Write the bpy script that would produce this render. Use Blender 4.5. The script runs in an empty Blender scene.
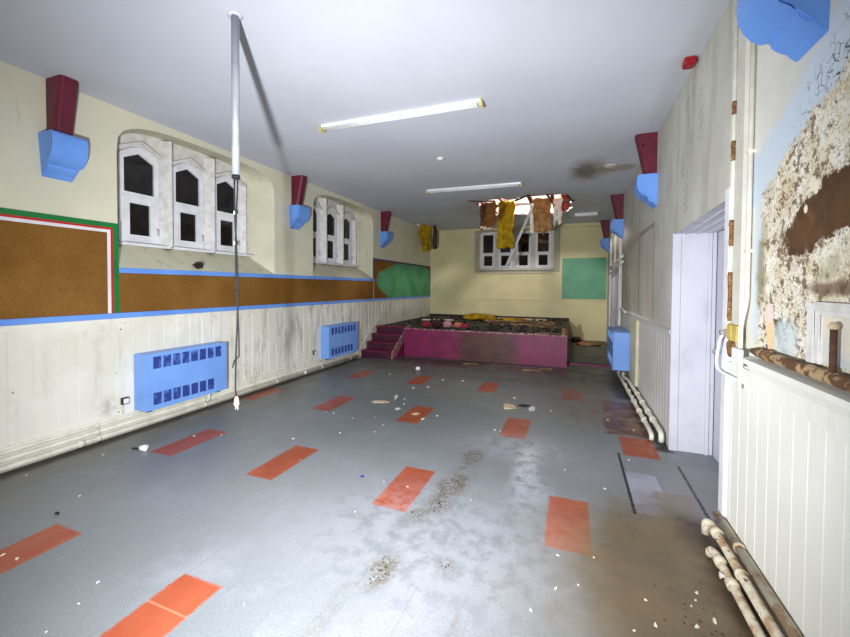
import bpy, bmesh, math, random
from mathutils import Vector, Matrix, noise
from mathutils.geometry import tessellate_polygon
random.seed(7)
S = bpy.context.scene
COL = S.collection
PI = math.pi

# ------------------------------------------------------------------ dimensions (metres)
XL, XR = -4.52, 0.93          # side walls
YB, YF = 12.2, -2.6           # far wall, wall behind the camera
ZC = 3.48                     # ceiling
ZS = 0.645                     # stage height

# ------------------------------------------------------------------ node helpers
def srgb(r, g, b):
    f = lambda c: (c/255/12.92) if c/255 <= .04045 else ((c/255+.055)/1.055)**2.4
    return (f(r), f(g), f(b), 1)

class G:
    """small wrapper to write node graphs as expressions"""
    def __init__(s, name):
        s.m = bpy.data.materials.new(name); s.m.use_nodes = True
        s.t = s.m.node_tree; s.n = s.t.nodes; s.l = s.t.links
        s.bsdf = s.n['Principled BSDF']
        s._pos = None
    def new(s, k): return s.n.new(k)
    def put(s, sock, v):
        if isinstance(v, bpy.types.NodeSocket): s.l.new(v, sock)
        else: sock.default_value = v
    def pos(s, kind='world'):
        if kind == 'world': return s.new('ShaderNodeNewGeometry').outputs['Position']
        return s.new('ShaderNodeTexCoord').outputs['Object']
    def sep(s, v):
        n = s.new('ShaderNodeSeparateXYZ'); s.l.new(v, n.inputs[0]); return n.outputs[0], n.outputs[1], n.outputs[2]
    def comb(s, x, y, z):
        n = s.new('ShaderNodeCombineXYZ'); s.put(n.inputs[0], x); s.put(n.inputs[1], y); s.put(n.inputs[2], z); return n.outputs[0]
    def math(s, op, a, b=0.0, c=0.0):
        n = s.new('ShaderNodeMath'); n.operation = op
        s.put(n.inputs[0], a); s.put(n.inputs[1], b)
        if op in ('MULTIPLY_ADD', 'COMPARE', 'SMOOTH_MIN', 'SMOOTH_MAX', 'WRAP'): s.put(n.inputs[2], c)
        return n.outputs[0]
    def add(s, a, b): return s.math('ADD', a, b)
    def mul(s, a, b): return s.math('MULTIPLY', a, b)
    def mx(s, a, b): return s.math('MAXIMUM', a, b)
    def scale(s, v, k):
        n = s.new('ShaderNodeVectorMath'); n.operation = 'MULTIPLY'; s.put(n.inputs[0], v); n.inputs[1].default_value = k; return n.outputs[0]
    def noise(s, vec, scale=5, detail=4, rough=.55, out=0):
        n = s.new('ShaderNodeTexNoise'); s.put(n.inputs['Vector'], vec); n.inputs['Scale'].default_value = scale
        n.inputs['Detail'].default_value = detail; n.inputs['Roughness'].default_value = rough; return n.outputs[out]
    def voronoi(s, vec, scale=5, feature='F1', out='Distance'):
        n = s.new('ShaderNodeTexVoronoi'); n.feature = feature; s.put(n.inputs['Vector'], vec); n.inputs['Scale'].default_value = scale; return n.outputs[out]
    def ramp(s, v, a, b, lo=0., hi=1., smooth=True):
        n = s.new('ShaderNodeMapRange'); n.interpolation_type = 'SMOOTHSTEP' if smooth else 'LINEAR'
        s.put(n.inputs['Value'], v); n.inputs['From Min'].default_value = a; n.inputs['From Max'].default_value = b
        n.inputs['To Min'].default_value = lo; n.inputs['To Max'].default_value = hi; return n.outputs[0]
    def mix(s, f, a, b):
        n = s.new('ShaderNodeMix'); n.data_type = 'RGBA'; s.put(n.inputs[0], f); s.put(n.inputs[6], a); s.put(n.inputs[7], b); return n.outputs[2]
    def rect(s, u, v, u0, u1, v0, v1, soft=.01, warp=None, amt=.05):
        du = s.math('SUBTRACT', s.math('ABSOLUTE', s.math('SUBTRACT', u, (u0+u1)/2)), (u1-u0)/2)
        dv = s.math('SUBTRACT', s.math('ABSOLUTE', s.math('SUBTRACT', v, (v0+v1)/2)), (v1-v0)/2)
        d = s.mx(du, dv)
        if warp is not None: d = s.add(d, s.mul(s.math('SUBTRACT', warp, .5), amt))
        return s.ramp(d, -soft, soft, 1, 0)
    def ell(s, u, v, cu, cv, ru, rv, soft=.15, warp=None, amt=.6, ang=0):
        a = s.math('SUBTRACT', u, cu); b = s.math('SUBTRACT', v, cv)
        if ang:
            c, q = math.cos(ang), math.sin(ang)
            a, b = s.add(s.mul(a, c), s.mul(b, q)), s.add(s.mul(a, -q), s.mul(b, c))
        a = s.mul(a, 1/ru); b = s.mul(b, 1/rv)
        d = s.math('SQRT', s.add(s.mul(a, a), s.mul(b, b)))
        if warp is not None: d = s.add(d, s.mul(s.math('SUBTRACT', warp, .5), amt))
        return s.ramp(d, 1-soft, 1+soft, 1, 0)
    def done(s, col, rough=.6, bump=None, bstr=.3, bdist=.01, metal=0, spec=.5):
        s.put(s.bsdf.inputs['Base Color'], col); s.put(s.bsdf.inputs['Roughness'], rough)
        s.put(s.bsdf.inputs['Metallic'], metal); s.bsdf.inputs['Specular IOR Level'].default_value = spec
        if bump is not None:
            n = s.new('ShaderNodeBump'); n.inputs['Strength'].default_value = bstr; n.inputs['Distance'].default_value = bdist
            s.l.new(bump, n.inputs['Height']); s.l.new(n.outputs[0], s.bsdf.inputs['Normal'])
        return s.m

def paint(name, c, c2=None, scale=6, rough=.5, bstr=.15, metal=0, spec=.5, lo=.35, hi=.7, detail=5, chips=None, chip_at=.66):
    g = G(name); p = g.pos('object')
    n = g.noise(p, scale, detail)
    col = g.mix(g.ramp(n, lo, hi), srgb(*c), srgb(*(c2 or tuple(max(0, int(k*.86)) for k in c))))
    if chips:
        col = g.mix(g.ramp(g.noise(p, scale*3, 6, .7), chip_at, chip_at+.03), col, srgb(*chips))
    return g.done(col, rough, g.noise(p, 60, 3), bstr, .004, metal, spec)

M = {}
M['blue'] = paint('blue gloss paint', (108, 158, 235), (98, 146, 224), 3, .45)
M['blue_heater'] = paint('blue heater enamel', (126, 170, 240), (116, 160, 232), 2, .4, .05)
M['grille'] = paint('dark blue mesh', (44, 66, 140), (92, 132, 210), 14, .6, .5, lo=.5, hi=.7)
M['maroon'] = paint('maroon paint', (104, 18, 48), (84, 12, 38), 5, .5)
M['magenta'] = None
M['white_frame'] = paint('white window paint', (230, 231, 236), (214, 214, 218), 6, .45, chips=(160, 150, 130), chip_at=.78)
M['white_stone'] = paint('white painted stone', (222, 221, 219), (200, 198, 194), 12, .7, .4, chips=(160, 154, 144), chip_at=.74)
M['cream_pipe'] = paint('cream pipe paint', (226, 224, 210), (204, 201, 184), 7, .5, .3, chips=(150, 100, 60), chip_at=.7)
M['cream_pipe_rusty'] = paint('flaking pipe paint', (206, 198, 176), (170, 140, 105), 9, .6, .5, lo=.45, hi=.6, chips=(112, 62, 28), chip_at=.6)
M['rust'] = paint('rusty iron', (138, 98, 52), (92, 62, 38), 34, .9, .8, chips=(206, 194, 160), chip_at=.6)
M['rust_pipe'] = paint('rusty scaled pipe', (172, 146, 110), (96, 66, 42), 14, .85, .9, lo=.42, hi=.52, chips=(66, 44, 30), chip_at=.60)
M['rust_dark'] = paint('dark rust', (92, 62, 44), (66, 44, 34), 30, .9, .8)
M['steel'] = paint('galvanised steel', (176, 180, 188), (154, 160, 170), 5, .40, .05, metal=.45)
M['alu'] = paint('aluminium strip', (168, 170, 174), (140, 143, 148), 9, .5, .1, metal=.4)
M['black_flex'] = paint('black flex', (20, 18, 19), (14, 13, 14), 10, .8)
M['pink'] = paint('pale pink plug', (206, 166, 156), (186, 140, 130), 30, .5)
M['white_plastic'] = paint('white plastic', (236, 238, 240), (222, 224, 228), 4, .35, .02)
M['yellowed'] = paint('yellowed plastic', (200, 190, 132), (184, 170, 104), 20, .5)
M['yellow_box'] = paint('yellow junction box', (198, 178, 92), (176, 152, 70), 20, .5)
M['dark_slot'] = paint('dark opening', (26, 22, 20), (16, 14, 14), 10, .8)
M['red_plastic'] = paint('red plastic', (160, 14, 28), (140, 10, 22), 10, .3)
M['flake'] = paint('white plaster flake', (226, 222, 210), (200, 190, 170), 30, .8)
M['flake_cream'] = paint('cream plaster flake', (214, 196, 164), (180, 156, 122), 20, .8)
M['wood_raw'] = paint('splintered wood', (158, 126, 84), (84, 62, 42), 9, .8, .6)
M['wood_dark'] = paint('dark wet wood', (52, 38, 32), (26, 22, 20), 10, .6, .5)
M['joist'] = paint('red brown joist', (110, 52, 42), (66, 32, 30), 10, .75, .5)
M['green_paint'] = paint('green border paint', (14, 120, 52), (10, 104, 44), 4, .5)
M['red_paint'] = paint('red border paint', (196, 28, 40), (176, 22, 34), 4, .5)
M['white_paint'] = paint('white border paint', (232, 228, 232), (214, 212, 216), 4, .5)
M['black_cloth'] = paint('black scrap', (18, 18, 20), (30, 28, 30), 10, .8)
M['pale_board'] = paint('cream boxing', (208, 205, 176), (190, 186, 156), 4, .6)

def insulation(name, c, c2, dirt):
    g = G(name); p = g.pos('object')
    n = g.noise(p, 7, 6, .65); k = g.noise(p, 40, 5, .7)
    col = g.mix(g.ramp(n, .35, .62), srgb(*c), srgb(*c2))
    col = g.mix(g.ramp(g.noise(p, 5, 3), .55, .68), col, srgb(*dirt))
    return g.done(col, .95, k, .9, .02, spec=.1)
M['wool_yellow'] = insulation('yellow mineral wool', (190, 156, 30), (150, 118, 22), (104, 78, 22))
M['wool_brown'] = insulation('brown mineral wool', (138, 92, 42), (98, 72, 46), (66, 54, 44))
M['wool_tan'] = insulation('tan mineral wool', (178, 138, 92), (132, 94, 52), (150, 128, 70))
M['plastic_film'] = paint('torn white sheeting', (238, 232, 222), (214, 196, 170), 12, .4)

# --- plaster for the walls
def wall_mat(name, c, c2, c3, grime=(120, 115, 90), gth=.62):
    g = G(name); p = g.pos()
    n = g.noise(p, 1.3, 5, .6)
    col = g.mix(g.ramp(n, .35, .65), srgb(*c), srgb(*c2))
    col = g.mix(g.ramp(g.noise(p, .6, 3), .5, .7), col, srgb(*c3))
    st = g.noise(g.scale(p, (3, 3, .6)), 2.2, 6, .65)
    col = g.mix(g.mul(g.ramp(st, gth, gth+.12), .35), col, srgb(*grime))
    return g.done(col, .75, g.noise(p, 25, 5), .15, .01, spec=.25)
M['wall_left'] = wall_mat('cream plaster', (216, 212, 188), (208, 204, 182), (198, 196, 178))
M['wall_back'] = wall_mat('yellowed plaster', (222, 214, 170), (210, 203, 158), (204, 198, 158))
M['reveal'] = wall_mat('reveal plaster', (212, 209, 186), (204, 200, 176), (190, 186, 164), (130, 122, 96), .56)
M['lavender'] = wall_mat('lavender white gloss', (204, 204, 214), (190, 190, 202), (198, 198, 209), (150, 150, 165), .56)

def ceiling_mat():
    g = G('ceiling paint'); p = g.pos(); x, y, z = g.sep(p)
    n = g.noise(p, .8, 4)
    col = g.mix(g.ramp(n, .3, .7), srgb(206, 210, 221), srgb(198, 202, 213))
    w = g.noise(p, 6, 5, .6)
    ring = g.ell(x, y, .20, 6.75, .30, .62, .35, w, .9)
    hole = g.ell(x, y, .17, 6.75, .16, .36, .4, w, .9)
    col = g.mix(g.mul(ring, .6), col, srgb(150, 140, 118))
    col = g.mix(g.mul(hole, .7), col, srgb(96, 92, 80))
    tail = g.ell(x, y, .62, 6.75, .3, .18, .4, w, .9)
    col = g.mix(g.mul(tail, .6), col, srgb(150, 130, 96))
    damp = g.ramp(g.add(g.mul(w, .6), g.ell(x, y, -1.1, 9.2, 1.9, 1.6, .5, w, .5)), .75, 1.25)
    col = g.mix(g.mul(damp, .4), col, srgb(170, 168, 150))
    blot = g.ell(x, y, .9, 4.2, .14, 1.3, .6, w, .8)
    col = g.mix(g.mul(blot, .25), col, srgb(150, 148, 140))
    return g.done(col, .8, g.noise(p, 30, 4), .08, .01, spec=.2)
M['ceiling'] = ceiling_mat()

def dado_mat(name, c, c2, dirt, spots=True, damp=.3):
    g = G(name); p = g.pos(); x, y, z = g.sep(p)
    n = g.noise(p, 1.5, 5, .6)
    col = g.mix(g.ramp(n, .35, .65), srgb(*c), srgb(*c2))
    st = g.noise(g.scale(p, (1, 5, .8)), 1.6, 6, .7)
    col = g.mix(g.mul(g.ramp(st, .52, .72), .32), col, srgb(*dirt))
    if spots:
        v = g.voronoi(p, 7); k = g.noise(p, 2.3, 3)
        sp = g.mul(g.ramp(v, .04, .09, 1, 0), g.ramp(k, .48, .56))
        col = g.mix(sp, col, srgb(92, 82, 70))
        bl = g.mul(g.ramp(g.noise(g.scale(p, (1, 3, .7)), 2.6, 6, .7), .50, .66), g.ramp(y, 2.9, 5.0)); col = g.mix(g.mul(bl, .55), col, srgb(138, 134, 120))
        v2 = g.voronoi(p, 2.1)
        sm = g.mul(g.ramp(v2, .05, .3, 1, 0), g.ramp(g.noise(p, 7, 4), .45, .62))
        col = g.mix(g.mul(sm, .5), col, srgb(140, 138, 126))
    return g.done(col, .6, g.noise(p, 30, 4), .12, .01, spec=.35)
M['dado_left'] = dado_mat('dirty white boarding', (230, 228, 218), (218, 216, 203), (170, 166, 148))
M['dado_right'] = dado_mat('white boarding', (230, 230, 224), (222, 222, 214), (202, 202, 190), spots=False)
M['dado_far'] = dado_mat('grey white boarding', (212, 211, 208), (198, 197, 192), (170, 168, 156), spots=False)

# --- floor: grey sheet tiles with pairs of red tiles, stains and missing tiles
RED = [(-4.42, 4.11, 4.74), (-3.16, 4.11, 4.74), (-1.95, 4.11, 4.74), (-.72, 4.11, 4.74), (.48, 4.08, 4.59),
       (-3.77, 2.46, 3.10), (-2.57, 2.46, 3.10), (-1.36, 2.46, 3.10), (-.145, 2.45, 3.07),
       (-3.72, 5.76, 6.36), (-2.56, 5.76, 6.37), (-1.37, 5.78, 6.38), (-.125, 5.77, 6.38),
       (-3.20, .86, 1.48), (-1.99, .86, 1.48)]
RW = {-3.77: .28, .48: .31}
def floor_mat():
    g = G('grey floor tiles with red tiles'); p = g.pos(); x, y, z = g.sep(p)
    n1 = g.noise(p, .55, 4); n2 = g.noise(p, 2.2, 6, .65); n3 = g.noise(p, 9, 5, .65); w = g.noise(p, 5, 6, .65); fine = g.noise(p, 90, 3, .7); edge = g.noise(p, 38, 4, .6)
    xt = g.math('PINGPONG', g.add(x, .145), .1525); yt = g.math('PINGPONG', g.add(y, -.1), .305)
    col = g.mix(g.ramp(n1, .35, .65), srgb(132, 135, 140), srgb(116, 121, 125))
    col = g.mix(g.mul(g.ramp(n2, .45, .68), .5), col, srgb(146, 149, 157))
    speck = g.ramp(fine, .48, .64); col = g.mix(g.mul(speck, .34), col, srgb(84, 88, 90))
    # browner strip along the left wall and greener tone towards the stage
    lb = g.ramp(g.add(x, g.mul(n2, 1.6)), -3.7, -2.2, 1, 0); col = g.mix(g.mul(lb, .65), col, srgb(102, 98, 88))
    fb = g.ramp(g.add(y, g.mul(n2, 2.4)), 4.0, 7.6, 0, 1); col = g.mix(g.mul(fb, .55), col, srgb(88, 92, 84))
    seam = g.mul(g.ramp(g.mx(g.ramp(xt, .002, .006, 1, 0), g.ramp(yt, .002, .006, 1, 0)), 0, 1), g.ramp(n2, .42, .6))
    col = g.mix(g.mul(seam, .22), col, srgb(80, 84, 88))
    # red pairs
    red = None
    for (x0, y0, y1) in RED:
        r = g.rect(x, y, x0, x0+RW.get(x0, .275), y0, y1, .012, edge, .035)
        red = r if red is None else g.mx(red, r)
    rc = g.mix(g.ramp(n2, .35, .65), srgb(162, 82, 54), srgb(146, 70, 45))
    rc = g.mix(g.mul(lb, .6), rc, srgb(146, 68, 42)); rc = g.mix(g.mul(fb, .5), rc, srgb(140, 66, 42))
    rc = g.mix(g.mul(speck, .15), rc, srgb(120, 50, 36))
    seamr = g.rect(x, y, -2.0, -1.7, 1.275, 1.285, .004)
    rc = g.mix(g.mul(seamr, .6), rc, srgb(210, 130, 100))
    col = g.mix(red, col, rc)
    # pale patches in the middle
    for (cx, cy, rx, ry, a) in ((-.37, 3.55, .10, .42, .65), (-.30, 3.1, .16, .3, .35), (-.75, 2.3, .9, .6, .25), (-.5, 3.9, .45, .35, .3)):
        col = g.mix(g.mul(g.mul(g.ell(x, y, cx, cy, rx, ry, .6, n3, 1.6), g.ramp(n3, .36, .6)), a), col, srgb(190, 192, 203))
    # dark smudged trail
    for (cx, cy, rx, ry, a) in ((-.86, 3.5, .09, .14, .8), (-.88, 3.0, .11, .2, .75), (-.9, 2.68, .10, .16, .6), (-1.0, 2.45, .07, .1, .5), (-.99, 1.9, .07, .14, .75), (-.65, 2.06, .05, .07, .4), (-1.42, 2.3, .10, .04, .2), (-1.1, 1.5, .04, .25, .25), (-.5, 1.6, .02, .2, .4)):
        m = g.mul(g.ell(x, y, cx, cy, rx*1.15, ry*1.1, .5, w, 2.0), g.ramp(g.mul(g.add(n3, edge), .5), .42, .56))
        col = g.mix(g.mul(m, a), col, srgb(96, 86, 70))
    # bare patches where tiles are gone, beside the doorway
    pale = g.rect(x, y, .44, .68, 3.06, 3.72, .008, edge, .03); col = g.mix(pale, col, g.mix(g.ramp(n2, .4, .6), srgb(158, 158, 172), srgb(140, 140, 154)))
    pale = g.rect(x, y, .70, 1.4, 3.15, 4.0, .01, edge, .04); col = g.mix(g.mul(pale, .8), col, srgb(134, 132, 138))
    brown = g.rect(x, y, .60, .88, 3.0, 3.45, .03, w, .2); col = g.mix(g.mul(brown, .8), col, srgb(128, 116, 108))
    for (x0, x1, y0, y1, c) in ((.36, .86, 4.63, 5.16, (84, 54, 48)), (.40, .86, 5.2, 5.95, (86, 50, 50))):
        col = g.mix(g.rect(x, y, x0, x1, y0, y1, .01, w, .06), col, g.mix(g.ramp(w, .45, .62), srgb(*c), srgb(126, 98, 74)))
    # muddy patch
    mud = g.mul(g.ell(x, y, .56, 2.35, .50, .82, .38, w, .75), 1.0)
    mudc = g.mix(g.ramp(n2, .35, .65), srgb(102, 82, 48), srgb(72, 56, 36)); mudc = g.mix(g.mul(g.ramp(n3, .5, .7), .6), mudc, srgb(82, 62, 46))
    col = g.mix(g.mul(mud, .92), col, mudc)
    halo = g.ell(x, y, .40, 2.1, .62, 1.0, .5, n2, .8); col = g.mix(g.mul(halo, .35), col, srgb(128, 116, 92))
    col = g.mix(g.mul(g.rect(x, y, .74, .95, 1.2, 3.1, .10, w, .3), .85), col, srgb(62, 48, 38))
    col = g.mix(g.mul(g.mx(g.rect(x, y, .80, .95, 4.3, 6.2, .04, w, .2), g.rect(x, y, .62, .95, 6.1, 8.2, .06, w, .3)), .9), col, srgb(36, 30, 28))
    # cracks between boards
    col = g.mix(g.rect(x, y, .424, .446, 3.04, 4.12, .006, edge, .04), col, srgb(34, 30, 32))
    col = g.mix(g.rect(x, y, .895, .915, 3.10, 4.0, .006, edge, .04), col, srgb(34, 30, 32))
    # rubbish dust in front of the stage
    for (cx, cy, rx, ry, c) in ((-.75, 7.7, .9, .5, (84, 64, 44)), (-2.9, 7.7, .9, .35, (50, 46, 44)), (-1.7, 7.6, 1.0, .45, (74, 56, 44)), (.3, 7.6, .6, 1.0, (66, 60, 58)), (-1.8, 6.9, 2.6, .5, (80, 82, 76)), (.2, 6.0, .4, 1.2, (110, 88, 84))):
        col = g.mix(g.mul(g.mul(g.ell(x, y, cx, cy, rx, ry, .5, w, 1.2), g.ramp(n3, .3, .6)), .8), col, srgb(*c))
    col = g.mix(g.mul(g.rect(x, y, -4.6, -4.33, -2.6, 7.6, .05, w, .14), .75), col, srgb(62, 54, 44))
    # little white specks of plaster dust
    v = g.voronoi(p, 6); k = g.noise(p, 1.7, 3)
    col = g.mix(g.mul(g.ramp(v, .012, .03, 1, 0), g.ramp(k, .5, .56)), col, srgb(200, 200, 200))
    rough = g.add(g.ramp(n2, .3, .7, .30, .5), g.mul(mud, .12))
    return g.done(col, rough, g.add(g.mul(n3, .5), g.mul(fine, .5)), .12, .006, spec=.4)
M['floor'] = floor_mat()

# --- upper right wall: peeling paint near the camera, grey plaster farther off
def right_mat():
    g = G('peeling plaster'); p = g.pos(); x, y, z = g.sep(p)
    w = g.noise(p, 9, 6, .65); w2 = g.noise(p, 3.5, 5, .6); fl = g.noise(p, 22, 6, .7); n1 = g.noise(p, 1.3, 5, .6)
    far = g.mix(g.ramp(n1, .35, .65), srgb(202, 201, 192), srgb(186, 185, 174))
    far = g.mix(g.mul(g.ramp(g.noise(g.scale(p, (1, 2.5, .6)), 1.8, 6, .65), .5, .68), .5), far, srgb(156, 154, 138))
    # damp edges low down and a faint blocked opening
    nb = g.rect(y, z, 5.42, 6.60, 1.22, 2.42, .012, w, .03); ni = g.rect(y, z, 5.47, 6.50, 1.22, 2.36, .012, w, .03)
    far = g.mix(g.mul(ni, .5), far, srgb(196, 182, 172))
    far = g.mix(g.mul(g.math('SUBTRACT', nb, ni), .7), far, srgb(130, 126, 108))
    far = g.mix(g.mul(g.rect(y, z, 6.4, 8.2, 1.2, 2.5, .3, w2, .5), .45), far, srgb(140, 134, 112))
    # rows of pencilled hatch strokes
    hz = g.math('PINGPONG', g.add(z, g.mul(y, .35)), .032)
    stroke = g.ramp(hz, .004, .009, 1, 0)
    bands = g.mx(g.rect(y, z, 3.98, 4.10, 2.25, 3.28, .01), g.mx(g.rect(y, z, 3.58, 3.70, 2.75, 3.2, .01), g.rect(y, z, 3.80, 3.92, 2.85, 3.3, .01)))
    far = g.mix(g.mul(g.mul(stroke, bands), g.ramp(w, .35, .55, 0, .75)), far, srgb(110, 112, 112))
    # ---- near part
    near = g.mix(g.ramp(n1, .35, .65), srgb(222, 221, 212), srgb(208, 208, 200))
    s = g.add(g.mul(g.math('SUBTRACT', z, 2.09), .888), g.mul(g.math('SUBTRACT', y, 2.546), .46))   # distance along the peeling slope
    sw = g.add(s, g.mul(g.math('SUBTRACT', w2, .5), .22))
    blue = g.mul(g.ramp(sw, .28, .20), g.ramp(sw, -.05, .02)); left = g.ramp(y, 2.62, 2.55)
    near = g.mix(g.mul(g.mx(blue, g.mul(g.rect(y, z, 2.50, 2.62, 1.35, 2.30, .05, w, .12), .8)), .8), near, srgb(196, 212, 228))
    peel = g.mul(g.ramp(sw, .03, -.01), g.ramp(g.add(y, g.mul(g.math('SUBTRACT', w, .5), .2)), 2.56, 2.53))
    pc = g.mix(g.ramp(w, .42, .58), srgb(226, 217, 192), srgb(238, 234, 220))
    pc = g.mix(g.mul(g.ramp(w2, .5, .62), .5), pc, srgb(204, 186, 148))
    pc = g.mix(g.mul(g.ramp(g.noise(p, 4.7, 5), .58, .68), .7), pc, srgb(176, 176, 148))
    vd = g.voronoi(g.scale(p, (1, 26, 26)), 1.0)
    zone = g.mx(g.ell(y, z, 2.22, 1.95, .30, .42, .6, w, .6), g.mx(g.mul(g.ell(y, z, 2.05, 1.55, .4, .25, .5, w, .6), .6), g.mul(g.ell(y, z, 2.45, 1.40, .2, .2, .5), .9)))
    dark = g.ramp(g.add(fl, g.mul(zone, .10)), .61, .66)
    dark = g.mx(dark, g.mul(g.ramp(g.voronoi(p, 30, 'DISTANCE_TO_EDGE'), .04, .015, 0, 0), 1))
    pc = g.mix(g.mul(dark, .85), pc, srgb(104, 74, 48))
    pc = g.mix(g.mul(g.ramp(g.noise(p, 34, 5, .7), .60, .66), .8), pc, srgb(84, 66, 50))
    near = g.mix(peel, near, pc)
    # curled black flake edges in the blue band
    pv = g.new('ShaderNodeVectorMath'); pv.operation = 'ADD'; g.l.new(p, pv.inputs[0]); g.l.new(g.scale(g.noise(p, 14, 4, .6, 1), (.05, .05, .05)), pv.inputs[1]); pw = pv.outputs[0]
    ck = g.mul(g.ramp(g.voronoi(pw, 24, 'DISTANCE_TO_EDGE'), .0, .07, 1, 0), g.ramp(g.noise(p, 13, 3), .46, .54))
    bandb = g.mul(g.ramp(sw, .20, .12), g.ramp(sw, -.03, .02))
    near = g.mix(g.mul(g.mul(ck, bandb), g.ramp(g.add(y, g.mul(w2, .5)), 2.55, 2.30)), near, srgb(56, 50, 46))
    ck2 = g.mul(g.ramp(g.voronoi(pw, 34, 'DISTANCE_TO_EDGE'), .0, .10, 1, 0), g.ramp(g.noise(p, 8, 4, .6), .47, .58))
    near = g.mix(g.mul(g.mul(ck2, peel), .5), near, srgb(116, 92, 62))
    near = g.mix(g.mul(g.mul(g.ramp(g.noise(p, 60, 4, .7), .54, .62), peel), .5), near, srgb(140, 118, 84))
    low = g.mul(g.ell(y, z, 2.22, 1.40, .26, .14, .4, w, 1.2), g.ramp(fl, .50, .58)); near = g.mix(g.mul(low, .8), near, srgb(70, 48, 34))
    rim = g.mul(g.ell(y, z, 1.85, 1.60, .25, .03, .4, w, 2.0), peel); near = g.mix(g.mul(rim, .8), near, srgb(104, 78, 56))
    # the big bare brown patch
    rag = g.add(g.mul(w, .6), g.mul(fl, .5)); patch = g.mx(g.ell(y, z, 2.05, 1.885, .29, .125, .05, rag, 2.2, -.40), g.ell(y, z, 1.80, 1.95, .30, .15, .05, rag, 2.0, -.2))
    br = g.mix(g.ramp(w2, .38, .62), srgb(100, 72, 46), srgb(80, 56, 38)); br = g.mix(g.mul(g.ramp(w, .5, .7), .4), br, srgb(136, 102, 62))
    near = g.mix(patch, near, br)
    wp = g.mx(g.ell(y, z, 2.08, 2.025, .045, .036, .06, rag, 3.2), g.ell(y, z, 2.13, 1.94, .018, .024, .06, rag, 2.6)); near = g.mix(wp, near, srgb(236, 228, 204))
    # peach and pink scraps of old paint, pale blue low down
    near = g.mix(g.ell(y, z, 2.415, 1.375, .038, .085, .08, w, 1.4), near, srgb(236, 204, 158))
    near = g.mix(g.ell(y, z, 2.43, 1.48, .045, .05, .08, w, 1.4), near, srgb(232, 212, 204))
    near = g.mix(g.mul(g.ell(y, z, 2.27, 1.37, .11, .09, .3, w, 1.2), .7), near, srgb(196, 210, 214))
    green = g.ell(y, z, 2.54, 1.70, .05, .16, .5, w, 1.6); near = g.mix(g.mul(green, .7), near, srgb(128, 122, 78))
    isn = g.ramp(y, 3.02, 3.0)
    col = g.mix(isn, far, near)
    h = g.add(g.mul(w, .4), g.mul(g.mul(peel, fl), 1.6)); h = g.add(h, g.mul(peel, -.6))
    return g.done(col, .75, h, .5, .012, spec=.25)
M['right'] = right_mat()

def cork(name, c, c2):
    g = G(name); p = g.pos()
    col = g.mix(g.ramp(g.noise(p, 1.5, 5), .35, .65), srgb(*c), srgb(*c2))
    col = g.mix(g.mul(g.ramp(g.noise(p, 70, 4, .7), .45, .65), .35), col, srgb(84, 56, 18))
    return g.done(col, .9, g.noise(p, 120, 3), .2, .003, spec=.1)
M['cork'] = cork('brown pin board', (136, 98, 48), (122, 84, 38))
def cork_green():
    g = G('brown pin board overpainted green'); p = g.pos(); x, y, z = g.sep(p)
    w = g.noise(p, 1.6, 3)
    base = g.mix(g.ramp(g.noise(p, 1.5, 5), .35, .65), srgb(132, 92, 36), srgb(112, 76, 30))
    m = g.ell(y, z, 10.6, 1.72, 2.15, .56, .03, w, .35)
    green = g.mix(g.ramp(g.noise(p, 2, 4), .4, .65), srgb(92, 158, 116), srgb(78, 142, 98))
    return g.done(g.mix(g.mx(m, g.ramp(y, 11.6, 11.7, 0, 0)), base, green), .8, g.noise(p, 90, 3), .2, .003, spec=.15)
M['cork_green'] = cork_green()
M['chalk_green'] = paint('green board', (112, 172, 140), (94, 156, 124), 2.2, .7, .05, lo=.3, hi=.75)

def magenta_mat():
    g = G('magenta stage paint'); p = g.pos(); x, y, z = g.sep(p); w = g.noise(p, 3, 5, .6)
    col = g.mix(g.ramp(w, .35, .65), srgb(132, 26, 84), srgb(112, 18, 66))
    m = g.rect(x, z, -2.32, -1.08, -.1, .62, .16, w, .5)
    col = g.mix(g.mul(m, .9), col, g.mix(g.ramp(w, .4, .6), srgb(84, 50, 28), srgb(66, 34, 34)))
    col = g.mix(g.mul(g.ramp(g.add(z, g.mul(w, -.1)), .635, .645), g.ramp(g.noise(p, 9, 4), .45, .55)), col, srgb(200, 170, 150))
    return g.done(col, .5, g.noise(p, 20, 4), .15, .01)
M['magenta'] = magenta_mat()
M['step'] = paint('worn maroon step paint', (124, 28, 68), (98, 18, 52), 6, .55, .3, chips=(196, 150, 150), chip_at=.66)
M['riser'] = paint('riser paint darkened for shade', (74, 14, 42), (54, 10, 32), 6, .6)  # maroon darkened to paint in the shade under each tread
M['stringer'] = paint('chipped stringer paint', (120, 34, 72), (150, 90, 100), 9, .55, .3, lo=.45, hi=.6, chips=(214, 200, 180), chip_at=.54)
def deck_mat():
    g = G('charred stage deck'); p = g.pos(); x, y, z = g.sep(p)
    n = g.noise(p, 4, 6, .65); col = g.mix(g.ramp(n, .4, .65), srgb(20, 18, 20), srgb(38, 34, 36))
    return g.done(col, .55, n, .6, .03)
M['deck'] = deck_mat()

def brick_mat():
    g = G('orange brick'); p = g.pos(); x, y, z = g.sep(p)
    b = g.new('ShaderNodeTexBrick'); g.l.new(g.comb(x, z, 0), b.inputs['Vector']); b.inputs['Scale'].default_value = 4.4
    b.inputs['Color1'].default_value = srgb(206, 96, 62); b.inputs['Color2'].default_value = srgb(176, 72, 48); b.inputs['Mortar'].default_value = srgb(226, 210, 196)
    return g.done(b.outputs[0], .9, g.noise(p, 20, 3), .3)
M['brick'] = brick_mat()

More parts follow.
